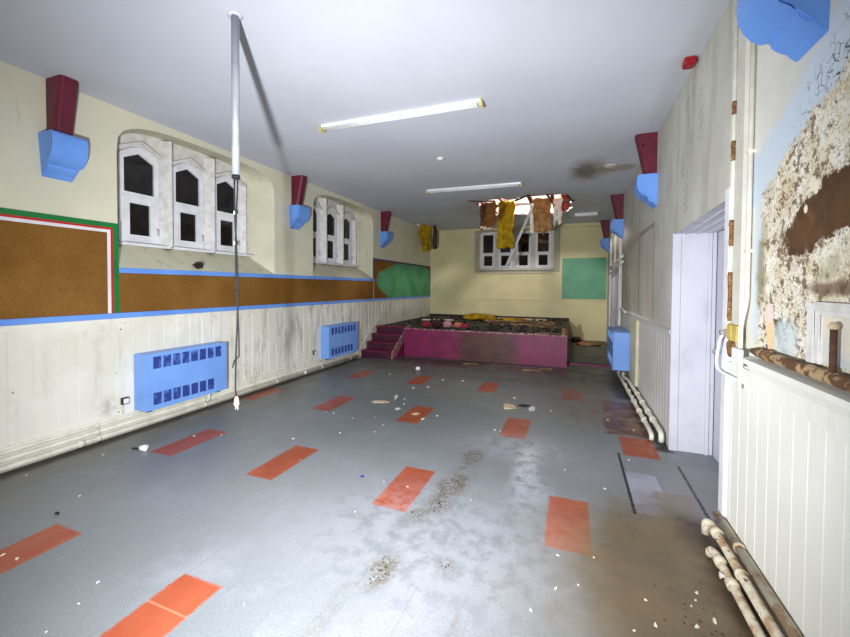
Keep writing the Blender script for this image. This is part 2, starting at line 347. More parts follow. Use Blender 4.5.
def glass_mat():
    g = G('dirty window glass')
    g.bsdf.inputs['Transmission Weight'].default_value = .75
    g.bsdf.inputs['IOR'].default_value = 1.5
    p = g.pos()
    col = g.mix(g.ramp(g.noise(p, 9, 4), .4, .6), srgb(70, 60, 54), srgb(46, 42, 40))
    return g.done(col, .07)
M['glass'] = glass_mat()
g = G('night outside'); M['night'] = g.done(srgb(16, 16, 20), 1.0)
def tube_mat(e):
    g = G('lamp tube'); g.bsdf.inputs['Emission Color'].default_value = (1, .98, .95, 1); g.bsdf.inputs['Emission Strength'].default_value = e
    return g.done(srgb(240, 240, 240), .3)
M['tube'] = M['white_plastic']

# ------------------------------------------------------------------ geometry helpers
def wpos(o):
    v = Vector(o.location)
    while o.parent: o = o.parent; v += o.location
    return v
class MB:
    def __init__(s): s.v = []; s.f = []; s.sm = []
    def _add(s, vs, fs, smooth=False):
        b = len(s.v); s.v += [Vector(v) for v in vs]; s.f += [tuple(i+b for i in f) for f in fs]; s.sm += [smooth]*len(fs); return s
    def box(s, x0, x1, y0, y1, z0, z1):
        v = [(x0,y0,z0),(x1,y0,z0),(x1,y1,z0),(x0,y1,z0),(x0,y0,z1),(x1,y0,z1),(x1,y1,z1),(x0,y1,z1)]
        return s._add(v, [(0,3,2,1),(4,5,6,7),(0,1,5,4),(1,2,6,5),(2,3,7,6),(3,0,4,7)])
    def prism(s, pts, d):
        """closed planar outline pts (3D) extruded by vector d; handles concave outlines"""
        n = len(pts); d = Vector(d); A = [Vector(p) for p in pts]; B = [p+d for p in A]
        t = tessellate_polygon([A])
        nor = Vector((0, 0, 0))
        for i in range(n): nor += A[i].cross(A[(i+1) % n])
        flip = nor.dot(d) > 0
        fs = []
        for q in t:
            tn = (A[q[1]]-A[q[0]]).cross(A[q[2]]-A[q[0]])
            q = tuple(q) if tn.dot(d) < 0 else tuple(reversed(q))
            fs.append(q); fs.append(tuple(k+n for k in reversed(q)))
        for i in range(n):
            j = (i+1) % n
            fs.append((i, j, j+n, i+n) if flip else (j, i, i+n, j+n))
        return s._add(A+B, fs)
    def tube(s, path, r, n=12, caps=True):
        P = [Vector(p) for p in path]; R = r if isinstance(r, (list, tuple)) else [r]*len(P)
        vs = []; up = None
        for i, p in enumerate(P):
            t = (P[min(i+1, len(P)-1)] - P[max(i-1, 0)]).normalized()
            if up is None: up = t.orthogonal().normalized()
            else:
                up = (up - t*up.dot(t)); up = up.normalized() if up.length > 1e-6 else t.orthogonal().normalized()
            b = t.cross(up)
            for k in range(n):
                a = 2*PI*k/n; vs.append(p + (up*math.cos(a)+b*math.sin(a))*R[i])
        fs = [(i*n+k, i*n+(k+1) % n, (i+1)*n+(k+1) % n, (i+1)*n+k) for i in range(len(P)-1) for k in range(n)]
        s._add(vs, fs, True)
        if caps:
            s._add(vs[:n], [tuple(reversed(range(n)))]); s._add(vs[-n:], [tuple(range(n))])
        return s
    def sheet(s, fn, nu, nv, th):
        """wavy slab: fn(u,v)->(point, normal)"""
        vs = []
        for sd in (1, -1):
            for j in range(nv+1):
                for i in range(nu+1):
                    p, n = fn(i/nu, j/nv); vs.append(Vector(p)+Vector(n)*(sd*th/2))
        W = nu+1; K = W*(nv+1); fs = []
        for j in range(nv):
            for i in range(nu):
                a = j*W+i; fs.append((a, a+1, a+W+1, a+W)); fs.append((K+a, K+a+W, K+a+W+1, K+a+1))
        ring = [i for i in range(W)] + [j*W+nu for j in range(1, nv+1)] + [nv*W+i for i in range(nu-1, -1, -1)] + [j*W for j in range(nv-1, 0, -1)]
        for q in range(len(ring)):
            a, b = ring[q], ring[(q+1) % len(ring)]; fs.append((a, a+K, b+K, b))
        return s._add(vs, fs, True)
    def build(s, name, mat, parent=None, bevel=0, smooth=None):
        o0 = wpos(parent) if parent else Vector((0, 0, 0))
        me = bpy.data.meshes.new(name); me.from_pydata([v-o0 for v in s.v], [], s.f)
        me.polygons.foreach_set('use_smooth', s.sm if smooth is None else [smooth]*len(s.f))
        me.materials.append(mat); me.update()
        bm = bmesh.new(); bm.from_mesh(me); bmesh.ops.remove_doubles(bm, verts=bm.verts, dist=1e-5)
        bmesh.ops.recalc_face_normals(bm, faces=bm.faces); bm.to_mesh(me); bm.free()
        o = bpy.data.objects.new(name, me); COL.objects.link(o)
        if parent: o.parent = parent
        if bevel:
            b = o.modifiers.new('bevel', 'BEVEL'); b.width = bevel; b.segments = 2; b.limit_method = 'ANGLE'
        return o

def recenter(o):
    """move the origin of a one-mesh thing to the middle of its base"""
    vs = o.data.vertices
    c = Vector(((min(v.co.x for v in vs)+max(v.co.x for v in vs))/2, (min(v.co.y for v in vs)+max(v.co.y for v in vs))/2, min(v.co.z for v in vs)))
    for v in vs: v.co -= c
    o.location = c; return o
def tag(o, label, cat, group=None, kind=None):
    o['label'] = label; o['category'] = cat
    if group: o['group'] = group
    if kind: o['kind'] = kind
    return o
def one(mb, name, mat, label, cat, group=None, kind=None, bevel=0): return tag(recenter(mb.build(name, mat, None, bevel)), label, cat, group, kind)
def thing(name, loc, label, cat, group=None):
    o = bpy.data.objects.new(name, None); COL.objects.link(o); o.location = loc; o.empty_display_size = .1
    return tag(o, label, cat, group)
def struct(mb, name, mat, bevel=0, parent=None):
    o = mb.build(name, mat, parent, bevel)
    if not parent: o['kind'] = 'structure'
    return o
def copy_tree(o, parent=None):
    c = o.copy(); COL.objects.link(c); c.parent = parent
    for ch in [k for k in o.children]: copy_tree(ch, c)
    return c

def wall_poly(outer, holes, mapf):
    """flat wall with holes; outlines in (u,v), mapf -> 3D"""
    loops = [outer]+holes; P3 = [[Vector((p[0], p[1], 0)) for p in l] for l in loops]
    flat = [p for l in loops for p in l]
    mb = MB(); mb._add([mapf(*p) for p in flat], [tuple(t) for t in tessellate_polygon(P3)]); return mb

# ------------------------------------------------------------------ setting: floor and walls
mb = MB(); mb._add([(XL-.01, YF, 0), (XR+.9, YF, 0), (XR+.9, YB, 0), (XL-.01, YB, 0)], [(0, 1, 2, 3)])
for (a, b) in (((XL-.01, YF), (XR+.9, YF)), ):
    pass
mb.box(XL-.3, XR+.9, YF-.2, YB+.2, -.12, -.005)
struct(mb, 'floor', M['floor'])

def arch(y0, y1, zs, spring, crown, n=14, r=.12):
    """window opening outline in (y,z): straight jambs, rounded shoulders, low segmental head"""
    pts = [(y0, zs), (y1, zs), (y1, spring)]
    c = (y0+y1)/2; hw = (y1-y0)/2
    for i in range(1, n):
        a = PI*i/n; pts.append((c+hw*abs(math.cos(a))**.55*(1 if math.cos(a) > 0 else -1), spring+(crown-spring)*math.sin(a)**.62))
    pts.append((y0, spring)); return pts

WIN = [(2.64, 4.94), (5.93, 8.23)]
DEP = .36
outs = [arch(a, b, 1.79, 3.02, 3.40) for a, b in WIN]
ins_ = [arch(a+.20, b-.17, 2.06, 3.12, 3.455) for a, b in WIN]
mb = wall_poly([(YF, 0), (YB, 0), (YB, ZC), (YF, ZC)], outs, lambda y, z: (XL, y, z))
wl = struct(mb, 'wall_left', M['wall_left'])
mb = MB()
for k in range(2):
    O = [(XL, y, z) for y, z in outs[k]]; I = [(XL-DEP, y, z) for y, z in ins_[k]]; n = len(O)
    mb._add(O+I, [(i, (i+1) % n, (i+1) % n+n, i+n) for i in range(n)])
    J = [(XL-DEP-.16, y, z) for y, z in ins_[k]]
    mb._add(I+J, [(i, (i+1) % n, (i+1) % n+n, i+n) for i in range(n)])
struct(mb, 'trim_10', M['reveal'])
# outer leaf so that the wall has a back
wall_poly([(YF, -.1), (YB, -.1), (YB, 4.8), (YF, 4.8)], ins_, lambda y, z: (XL-DEP-.16, y, z)).build('wall_outer', M['night'])['kind'] = 'structure'

# right wall with the deep doorway
DY0, DY1, DZ = 2.98, 4.38, 2.13
mb = wall_poly([(YF, 0), (DY0, 0), (DY0, DZ+.05), (DY1, DZ), (DY1, 0), (YB, 0), (YB, ZC), (YF, ZC)], [], lambda y, z: (XR, y, z))
wr = struct(mb, 'wall_right', M['right'])
WB = (-2.98, -.36, 2.06)
mb = wall_poly([(XL, 0), (XR, 0), (XR, ZC), (XL, ZC)], [[(WB[0], WB[2]), (WB[1], WB[2]), (WB[1], 3.42), (WB[0], 3.42)]], lambda x, z: (x, YB, z))
wb = struct(mb, 'wall_back', M['wall_back'])
mb = MB(); x0, x1, z0, z1 = WB[0], WB[1], WB[2], 3.42; i0, i1, j0 = x0+.10, x1-.22, z0+.09
mb._add([(x0, YB, z0), (x1, YB, z0), (x1, YB, z1), (x0, YB, z1), (i0, YB+.36, j0), (i1, YB+.36, j0), (i1, YB+.36, z1-.02), (i0, YB+.36, z1-.02)], [(0, 1, 5, 4), (1, 2, 6, 5), (2, 3, 7, 6), (3, 0, 4, 7)])
struct(mb, 'trim_11', M['reveal'])
mb = MB(); mb.box(XL-.1, XR+.1, YF-.1, YF, 0, ZC); struct(mb, 'wall_front', M['wall_left'])
# night beyond the panes
mb = MB(); mb.box(XL-3.2, XL-3.1, 0, 14, -1, 6); mb.box(XL-3, XR+1, YB+2.6, YB+2.7, -1, 6)
o = struct(mb, 'wall_outside', M['night'])

# ceiling with the collapsed hole
HOLE = [(-2.10, 8.22), (-2.02, 8.5), (-1.80, 8.42), (-1.62, 8.22), (-1.45, 8.15), (-1.30, 8.42), (-1.12, 8.36), (-.98, 8.18), (-.84, 8.10), (-.62, 8.22), (-.40, 8.16), (-.12, 8.36), (-.06, 8.8), (-.08, 9.2),
        (-.02, 9.7), (-.18, 10.2), (-.34, 10.45), (-.7, 10.3), (-1.1, 10.4), (-1.5, 10.0), (-1.95, 10.1), (-2.2, 9.6), (-2.05, 9.1)]
HOLE2 = [(-4.46, 10.75), (-4.30, 10.7), (-4.22, 11.2), (-4.05, 11.6), (-4.1, 12.0), (-4.44, 12.0)]
def vary(h):
    r = []
    for i, p in enumerate(h):
        q = h[(i+1) % len(h)]; r.append(p)
        for t in (.33, .66): r.append((p[0]+(q[0]-p[0])*t+random.uniform(-.04, .04), p[1]+(q[1]-p[1])*t+random.uniform(-.04, .04)))
    return r
H1, H2 = vary(HOLE), vary(HOLE2)
mb = wall_poly([(XL, YF), (XR, YF), (XR, YB), (XL, YB)], [H1, H2], lambda x, y: (x, y, ZC))
for h in (H1, H2):
    n = len(h); mb._add([(x, y, ZC) for x, y in h]+[(x, y, ZC+.035) for x, y in h], [(i, (i+1) % n, (i+1) % n+n, i+n) for i in range(n)])
ce = struct(mb, 'ceiling', M['ceiling'])
# roof void above it
mb = MB(); mb.box(XL-.3, XR+.3, YF-.2, 7.4, ZC+.04, ZC+.10)
ce2 = mb.build('ceiling_backing', M['wood_dark'], ce)
mb = MB(); mb.box(XL-.5, XR+.5, 12.20, 12.28, ZC+.02, 5.2); mb.box(-.0+.3, .38, 7.4, 12.2, ZC+.04, 5.2); mb.box(XL-.4, XL-.3, 7.4, 12.2, ZC+.04, 5.2)
mb.build('void_brickwork', M['brick'], ce)
mb = MB(); mb.box(XL-.5, XR+.5, 7.3, 12.3, 5.2, 5.28); mb.box(XL-.5, XR+.5, 7.3, 7.4, ZC+.04, 5.2)
mb.build('roof_boarding', M['joist'], ce)
for xx in (-1.98, -1.52, -.92, -.44):
    MB().box(xx-.025, xx+.025, 7.6, 12.1, ZC+.05, ZC+.17).build('joist', M['joist'], ce)
for k, yy in enumerate((9.0, 9.9)):
    MB().box(-2.9, .28, yy-.03, yy+.03, ZC+.18, ZC+.23).build('joist', M['wood_dark'], ce)
for (xa, xb, yy, h) in ((-2.5, -1.75, 10.7, .9), (-1.66, -1.0, 10.55, .7), (-.92, -.35, 10.65, .85)):
    MB().prism([(xa, yy, ZC+.04), (xb, yy+.1, ZC+.04), (xb+.05, yy+.25, ZC+h), (xa-.04, yy+.15, ZC+h*.85)], (0, .03, 0)).build('void_sheeting', M['plastic_film'], ce)

# doorway lining on the right: deep reveal, soffit, architrave
TH = .34
mb = MB()
mb.box(XR-.012, XR+TH, DY1, DY1+.05, 0, DZ)      # far jamb
mb.box(XR-.022, XR+.05, DY1-.012, DY1+.035, 0, DZ)
mb.box(XR+.27, XR+.30, DY1-.02, DY1, 0, DZ)
mb.prism([(XR+.002, DY0-.04, DZ+.062), (XR+.002, DY1+.04, DZ-.002), (XR+.002, DY1+.04, DZ+.05), (XR+.002, DY0-.04, DZ+.12)], (TH, 0, 0))              # soffit
mb.box(XR+.002, XR+TH, DY0-.04, DY0, 0, DZ+.06)               # near jamb
for k in range(3): mb.prism([(XR+.08+.09*k, DY0, DZ+.05), (XR+.08+.09*k, DY1, DZ-.012), (XR+.08+.09*k, DY1, DZ+.01), (XR+.08+.09*k, DY0, DZ+.07)], (.02, 0, 0))
dj = struct(mb, 'door_1', M['lavender'], .004)
mb = MB(); mb.box(XR-.030, XR+.012, DY0-.075, DY0+.005, .02, DZ+.10); mb.build('architrave', M['white_frame'], dj, .006)
mb = MB(); mb.box(XR+TH, XR+TH+.04, DY0+.01, DY1-.01, 0, DZ)
for (za, zb) in ((.2, .95), (1.1, 1.95)): mb.box(XR+TH-.012, XR+TH, DY0+.2, DY1-.2, za, zb)
mb.build('door_leaf', M['lavender'], dj, .004)
MB().tube([(XR+TH-.06, DY1-.16, 1.02), (XR+TH+.01, DY1-.16, 1.02)], .022).build('door_handle', M['steel'], dj)

# far door and glazed screen on the right wall, behind the second corbel
mb = MB(); y0, y1 = 8.75, 10.9
for (ya, yb) in ((y0, y0+.10), (y1-.1, y1)): mb.box(XR-.05, XR, ya, yb, 0, 2.95)
mb.box(XR-.05, XR, y0, y1, 2.85, 2.95); mb.box(XR-.05, XR, y0, y1, 2.08, 2.16); mb.box(XR-.045, XR, 9.8, 9.86, 2.16, 2.85)
d2 = struct(mb, 'door_2', M['white_frame'], .005)
mb = MB(); mb.box(XR-.03, XR, y0+.1, y1-.1, 0.02, 2.08)
for (a, b) in ((8.95, 9.75), (9.9, 10.7)):
    for (c, d) in ((.2, .95), (1.1, 1.95)): mb.box(XR-.042, XR-.03, a, b, c, d)
mb.build('door_leaf', M['lavender'], d2, .004)
MB().box(XR-.02, XR-.008, y0+.1, y1-.1, 2.16, 2.85).build('transom_glass', M['reveal'], d2)
MB().tube([(XR-.03, 9.76, 1.0), (XR-.085, 9.76, 1.0), (XR-.085, 9.70, 1.0)], .012, 8).build('door_handle', M['steel'], d2)

# ------------------------------------------------------------------ dado boarding (grooved)
def boarding(x, y0, y1, z0, z1, spac, out, th, g=.008):
    """vertical boards on a side wall: profile along y swept in z; out = +1 faces +x"""
    prof = []; y = y0
    while y < y1-.02:
        e = min(y+spac, y1); prof += [(x, y), (x+out*th, y+g), (x+out*th, e-g)]; y = e
    prof.append((x, y1)); n = len(prof)
    vs = [(a, b, z0) for a, b in prof]+[(a, b, z1) for a, b in prof]
    mb = MB(); mb._add(vs, [(i, i+1, i+1+n, i+n) for i in range(n-1)])
    mb._add(vs[n:]+[(x-out*.002, y0, z1), (x-out*.002, y1, z1)], [tuple(range(n))+(n+1, n)])
    return mb
mb = boarding(XL, YF, 12.18, .0, 1.20, .168, 1, .010, .006)
mb.box(XL, XL+.028, YF, 12.18, 1.195, 1.245)
struct(mb, 'trim_1', M['dado_left'])
mb = boarding(XR, YF, DY0-.08, .0, 1.16, .116, -1, .010, .004)
struct(mb, 'trim_2', M['dado_right'])
mb = MB(); mb.prism([(XR, YF, 1.15), (XR-.03, YF, 1.15), (XR-.045, YF, 1.195), (XR-.07, YF, 1.20), (XR-.07, YF, 1.225), (XR, YF, 1.235)], (0, 2.56-YF, 0))
mb.box(XR-.025, XR, YF, DY0-.09, 1.06, 1.15)
struct(mb, 'trim_3', M['dado_right'])
mb = boarding(XR, DY1+.05, 8.74, 0, 1.13, .14, -1, .010, .004)
mb.prism([(XR, DY1+.05, 1.13), (XR-.02, DY1+.05, 1.13), (XR-.03, DY1+.05, 1.18), (XR, DY1+.05, 1.19)], (0, 8.74-DY1-.05, 0))
struct(mb, 'trim_4', M['dado_far'])
mb = MB(); mb.box(XL+.02, XR, YB-.03, YB, 1.215, 1.24); mb.box(XL+.02, XR, YB-.015, YB, .93, 1.215); mb.box(XL+.02, XR, YB-.02, YB, 0, .93)
struct(mb, 'trim_5', M['wall_back'])
mb = MB(); mb.box(-.36, XR, YB-.12, YB, ZC-.10, ZC); struct(mb, 'trim_6', M['wall_back'], .01)
# blue rails above the left boarding
mb = MB(); mb.box(XL, XL+.032, YF, 12.18, 1.246, 1.302); struct(mb, 'trim_7', M['blue'], .004)
mb = MB(); mb.box(XL, XL+.026, 2.64, 8.26, 1.728, 1.785); struct(mb, 'trim_8', M['blue'], .004)
mb = MB(); mb.box(XL, XL+.024, 8.22, 8.27, 1.785, 2.235); mb.box(XL, XL+.024, 8.22, 12.18, 2.235, 2.285); mb.box(XL, XL+.024, 12.13, 12.18, 1.31, 2.235)
M['slate'] = paint('slate blue rail', (74, 84, 116), (64, 62, 74), 5, .6)
struct(mb, 'trim_9', M['slate'], .003)
# skirting under the left boarding
mb = MB(); mb.box(XL, XL+.030, YF, 7.45, 0, .21); struct(mb, 'baseboard_left', M['dado_left'], .006)
mb = MB(); mb.box(XR-.026, XR, YF, DY0-.09, 0, .12); struct(mb, 'baseboard_right', M['dado_right'], .006)

# ------------------------------------------------------------------ boards on the walls
nb = thing('notice_board', (XL, 2.0, 1.302), 'large brown notice board edged with white, red and green bands at the far left', 'notice board')
def band(name, mat, o, w, th):
    mb = MB(); yb, zt = 2.635-o, 2.245-o
    mb.box(XL, XL+th, YF+.02, yb, zt-w, zt); mb.box(XL, XL+th, yb-w, yb, 1.303, zt-w)
    mb.build(name, mat, nb)
MB().box(XL+.001, XL+.014, YF+.02, 2.54, 1.303, 2.15).build('pinning_surface', M['cork'], nb)
band('green_border', M['green_paint'], 0, .050, .022); band('red_border', M['red_paint'], .050, .022, .020); band('white_border', M['white_paint'], .072, .030, .018)
mb = MB(); mb.box(XL, XL+.014, 2.64, 8.22, 1.303, 1.727)
one(mb, 'pin_board', M['cork'], 'long low brown pin board between two blue rails under the arched windows', 'notice board')
mb = MB(); mb.box(XL, XL+.014, 8.27, 12.13, 1.303, 2.234)
one(mb, 'pin_board', M['cork_green'], 'brown pin board daubed with a large green patch, in the corner by the stage', 'notice board')
mb = MB(); mb.box(-.30, .90, YB-.018, YB, 1.262, 2.47)
one(mb, 'green_board', M['chalk_green'], 'plain green board on the far wall right of the window', 'board')

# ------------------------------------------------------------------ windows
def window_left(k, idx):
    a, b = WIN[k]; X0 = XL-DEP-.02
    inner = ins_[k]; yA, yB = a+.20, b-.17
    W = yB-yA; mull = .16; lw = .465
    # stone/timber surround with three pointed lights
    fr = []
    holes = []
    def light(y0, y1):
        c = (y0+y1)/2; h = y1-y0
        return [(y0, 2.10), (y1, 2.10), (y1, 3.14), (y0+h*.72, 3.225), (c, 3.255), (y0+h*.28, 3.225), (y0, 3.14)]
    ys = []
    y = yA+.03
    for i in range(3): ys.append((y, y+lw)); y += lw+mull
    for q in ys: holes.append(light(*q))
    th = .07
    outer = [(p[0], p[1]) for p in inner]
    mb = wall_poly(outer, holes, lambda y, z: (X0, y, z))
    for h in holes:
        n = len(h); mb._add([(X0, y, z) for y, z in h]+[(X0-.12, y, z) for y, z in h], [(i, (i+1) % n, (i+1) % n+n, i+n) for i in range(n)])
    w = struct(mb, 'window_%d' % idx, M['white_stone'])
    # projecting splayed mullions rising to the hood
    for i in range(2):
        yc = (ys[i][1]+ys[i+1][0])/2
        mb = MB(); mb.prism([(X0, yc-.07, 2.06), (X0+.13, yc-.012, 2.06), (X0+.13, yc+.012, 2.06), (X0, yc+.07, 2.06)], (0, 0, 1.36 if i == 0 else 1.34))
        mb.build('mullion', M['white_stone'], w, .004)
    for s_, yc in ((1, ys[0][0]-.03), (-1, ys[2][1]+.03)):
        mb = MB(); mb.prism([(X0, yc-.03*s_, 2.06), (X0+.09, yc-.03*s_, 2.06), (X0, yc+.03*s_, 2.06)], (0, 0, 1.1)); mb.build('window_jamb', M['white_stone'], w)
    # hood ribs over each light
    for (q0, q1) in ys:
        c = (q0+q1)/2; e = .05
        mb = MB()
        for (A, B) in (((q0-e, 3.16), (c, 3.30)), ((c, 3.30), (q1+e, 3.16))):
            mb.prism([(X0, A[0], A[1]), (X0+.07, A[0], A[1]-.01), (X0+.07, B[0], B[1]-.01), (X0, B[0], B[1])], (0, 0, .03))
        mb.build('window_hood', M['white_stone'], w)
    MB().prism([(X0, yA, 2.06), (X0+.13, yA+.0, 2.06), (X0+.13, yB, 2.06), (X0, yB, 2.06)], (0, 0, .035)).build('window_sill', M['white_frame'], w, .006)
    # casements
    for i, (q0, q1) in enumerate(ys):
        q0 += .004; q1 -= .004; c = (q0+q1)/2; h = q1-q0; XC = X0+.012; t = .05
        out = [(q0, 2.105), (q1, 2.105), (q1, 3.135), (q0+h*.72, 3.22), (c, 3.25), (q0+h*.28, 3.22), (q0, 3.135)]
        f = .055
        up = [(q0+f, 2.70), (q1-f, 2.70), (q1-f, 3.085), (c, 3.175), (q0+f, 3.085)]
        lo = [(q0+f+.06, 2.20), (q1-f-.05, 2.20), (q1-f-.05, 2.575), (q0+f+.06, 2.575)]
        mb = wall_poly(out, [up, lo], lambda y, z: (XC, y, z))
        for hh in (out, up, lo):
            n = len(hh); mb._add([(XC, y, z) for y, z in hh]+[(XC-t, y, z) for y, z in hh], [(j, (j+1) % n, (j+1) % n+n, j+n) for j in range(n)])
        mb.box(XC-.004, XC+.012, q0+.02, q1-.02, 2.63, 2.655)
        ca = mb.build('casement', M['white_frame'], w)
        for hh in (up, lo):
            MB().prism([(XC-.026, y+(.004 if y > c else -.004), z) for y, z in hh], (-.005, 0, 0)).build('pane', M['glass'], ca)
        MB().tube([(XC, q1-.03, 2.30), (XC+.03, q1-.03, 2.30), (XC+.035, q1-.035, 2.22)], .007, 8).build('window_catch', M['steel'], ca)
    return w
window_left(0, 1); window_left(1, 2)

# far window: four square-headed casements
X0w = -2.90
mb = MB(); yg = YB+.34
mb.box(i0-.02, i1+.02, yg, yg+.05, j0-.02, j0+.05); mb.box(i0-.02, i1+.02, yg, yg+.05, 3.36, 3.44)
cs = [(-2.83, -2.38), (-2.27, -1.82), (-1.70, -1.25), (-1.10, -.65)]
ed = [i0-.02]+[v for c in cs for v in c]+[i1+.02]
for k in range(0, len(ed), 2): mb.box(ed[k], ed[k+1], yg, yg+.05, j0, 3.40)
w3 = struct(mb, 'window_3', M['white_stone'], .004)
for k in range(3):
    xc = (cs[k][1]+cs[k+1][0])/2
    MB().box(xc-.025, xc+.025, yg-.08, yg, j0, 3.40).build('mullion', M['white_stone'], w3, .006)
MB().box(i0, i1, yg-.12, yg, j0, j0+.03).build('window_sill', M['white_stone'], w3, .006)
MB().box(-2.99, -.56, YB-.04, YB+.30, 2.03, 2.062).build('window_ledge', M['reveal'], w3, .006)
for (a, b) in cs:
    mb = MB(); f = .06; y_ = yg-.012; zt = 3.36; zb = j0+.055
    out = [(a, zb), (b, zb), (b, zt), (a, zt)]; up = [(a+f, 2.72), (b-f, 2.72), (b-f, zt-f), (a+f, zt-f)]; lo = [(a+f+.03, zb+.09), (b-f-.03, zb+.09), (b-f-.03, 2.62), (a+f+.03, 2.62)]
    mb = wall_poly(out, [up, lo], lambda x, z: (x, y_, z))
    for hh in (out, up, lo):
        n = len(hh); mb._add([(x, y_, z) for x, z in hh]+[(x, y_+.05, z) for x, z in hh], [(j, (j+1) % n, (j+1) % n+n, j+n) for j in range(n)])
    ca = mb.build('casement', M['white_frame'], w3)
    for hh in (up, lo):
        MB().box(hh[0][0], hh[1][0], y_+.02, y_+.025, hh[0][1], hh[2][1]).build('pane', M['glass'], ca)

# ------------------------------------------------------------------ corbels with maroon wall posts
def corbel(side, yc, wall, label, name='corbel', real_top=True):
    """side +1: on the left wall facing +x, -1: on the right wall"""
    t = thing(name, (wall, yc, 2.58), label, 'corbel', 'blue corbels along the left wall' if side > 0 else 'blue corbels along the right wall')
    X = lambda d: wall+side*d
    hw = .135
    prof = [(0, 2.97), (.20, 2.97), (.215, 2.95), (.222, 2.90), (.222, 2.86), (.214, 2.81), (.195, 2.765), (.165, 2.725), (.13, 2.70), (.10, 2.69), (.095, 2.665), (.07, 2.64), (.04, 2.625), (.02, 2.60), (0, 2.585)]
    # outer faces taper sideways towards the foot
    vs = []; n = len(prof)
    for s_ in (-1, 1):
        for d, z in prof:
            k = 1 if z > 2.695 else .84
            vs.append((X(d), yc+s_*hw*k, z))
    fs = [(i, (i+1) % n, (i+1) % n+n, i+n) for i in range(n)]
    mb = MB(); mb._add(vs, fs)
    for s_, off in ((0, 0), (1, n)):
        tri = tessellate_polygon([[Vector((p[0], p[1], 0)) for p in prof]])
        mb._add(vs[off:off+n], [tuple(q) for q in tri])
    mb.build('bracket', M['blue'], t)
    mb = MB(); h = .075; ch = .025
    def ring(d, z): return [(X(0), yc-h, z), (X(d-ch), yc-h, z), (X(d), yc-h+ch, z), (X(d), yc+h-ch, z), (X(d-ch), yc+h, z), (X(0), yc+h, z)]
    A, B = ring(.125, 2.965), ring(.235, ZC)
    mb._add(A+B, [(i, (i+1) % 6, (i+1) % 6+6, i+6) for i in range(6)]+[(0, 1, 2, 3, 4, 5), (6, 7, 8, 9, 10, 11)])
    mb.build('wall_post', M['maroon'], t, .004)
    return t
corbel(1, 2.135, XL, 'blue corbel with maroon post above the large notice board, nearest on the left wall')
corbel(1, 5.415, XL, 'blue corbel with maroon post between the two arched windows')
corbel(1, 8.70, XL, 'blue corbel with maroon post, between the second arched window and the hanging yellow wool')
corbel(-1, 2.12, XR, 'blue corbel close overhead at the top right, above the peeling wall')
near = [o for o in COL.objects if o.get('label', '').startswith('blue corbel close')][0]; near.location.z += .035
c = corbel(-1, 5.415, XR, 'blue corbel with maroon post just beyond the white doorway on the right wall')
MB().tube([(XR-.17, 5.339, 3.33), (XR-.155, 5.334, 3.34), (XR-.145, 5.337, 3.33)], [.008, .02, .006], 8).build('post_hole', M['dark_slot'], c)
corbel(-1, 8.70, XR, 'blue corbel with maroon post above the far door on the right wall')
corbel(-1, 11.85, XR, 'smallest blue corbel with maroon post, in the far right corner')

# ------------------------------------------------------------------ heaters
def heater():
    t = thing('convector_heater', (XL, 3.3, .20), '', 'heater')
    d = .20; y0, y1, z0, z1 = 2.775, 3.825, .215, .842; xf = XL+d
    MB().box(XL+.012, xf-.006, y0, y1, z0, z1).build('casing', M['blue_heater'], t, .008)
    holes = []
    def grid(zc, n, blank):
        r = []
        for k in range(n):
            a = y0+.085+k*.113; b = a+.096
            if k in blank: continue
            r.append([(a, zc-.068), (b, zc-.068), (b, zc+.068), (a, zc+.068)])
        return r
    top, bot = grid(.738, 8, ()), grid(.335, 8, (7,))
    mb = wall_poly([(y0, z0), (y1, z0), (y1, z1), (y0, z1)], top+bot, lambda y, z: (xf+.006, y, z))
    for h in [[(y0, z0), (y1, z0), (y1, z1), (y0, z1)]]+top+bot:
        mb._add([(xf+.006, y, z) for y, z in h]+[(xf-.006, y, z) for y, z in h], [(i, (i+1) % 4, (i+1) % 4+4, i+4) for i in range(4)])
    fp = mb.build('front_panel', M['blue_heater'], t)
    for nm, hs in (('upper_grille', top), ('lower_grille', bot)):
        mb = MB()
        for h in hs:
            mb.box(xf-.007, xf-.003, h[0][0]-.002, h[1][0]+.002, h[0][1]-.002, h[2][1]+.002)
            for q in range(1, 6):
                zz = h[0][1]+(h[2][1]-h[0][1])*q/6; mb.box(xf-.003, xf+.001, h[0][0], h[1][0], zz-.0015, zz+.0015)
        mb.build(nm, M['grille'], fp)
    MB().box(xf+.006, xf+.009, y0+.085+7*.113, y0+.085+7*.113+.096, .267, .403).build('access_flap', M['blue_heater'], fp, .003)
    for yy in (y0+.015, y1-.03):
        for zz in (.32, .62): MB().tube([(xf+.005, yy+.008, zz), (xf+.010, yy+.008, zz)], .006, 8).build('screw', M['steel'], fp)
    for yy in (y0+.05, y1-.12): MB().box(XL+.08, XL+.16, yy, yy+.05, z0-.025, z0).build('foot', M['dark_slot'], t)
    return t
h1 = heater(); h1['label'] = 'wide blue convector heater on the left wall under the nearest arched window'; h1['group'] = 'blue convector heaters'
h2 = copy_tree(h1); h2.location.y += 3.36; h2.location.z -= .01
h2['label'] = 'blue convector heater on the left wall beside the stage steps'
h3 = copy_tree(h1); h3.rotation_euler.z = PI; h3.location = (XR, 7.55, .22); h3.scale.x = 1.42
h3['label'] = 'blue convector heater on the right wall, seen end-on'

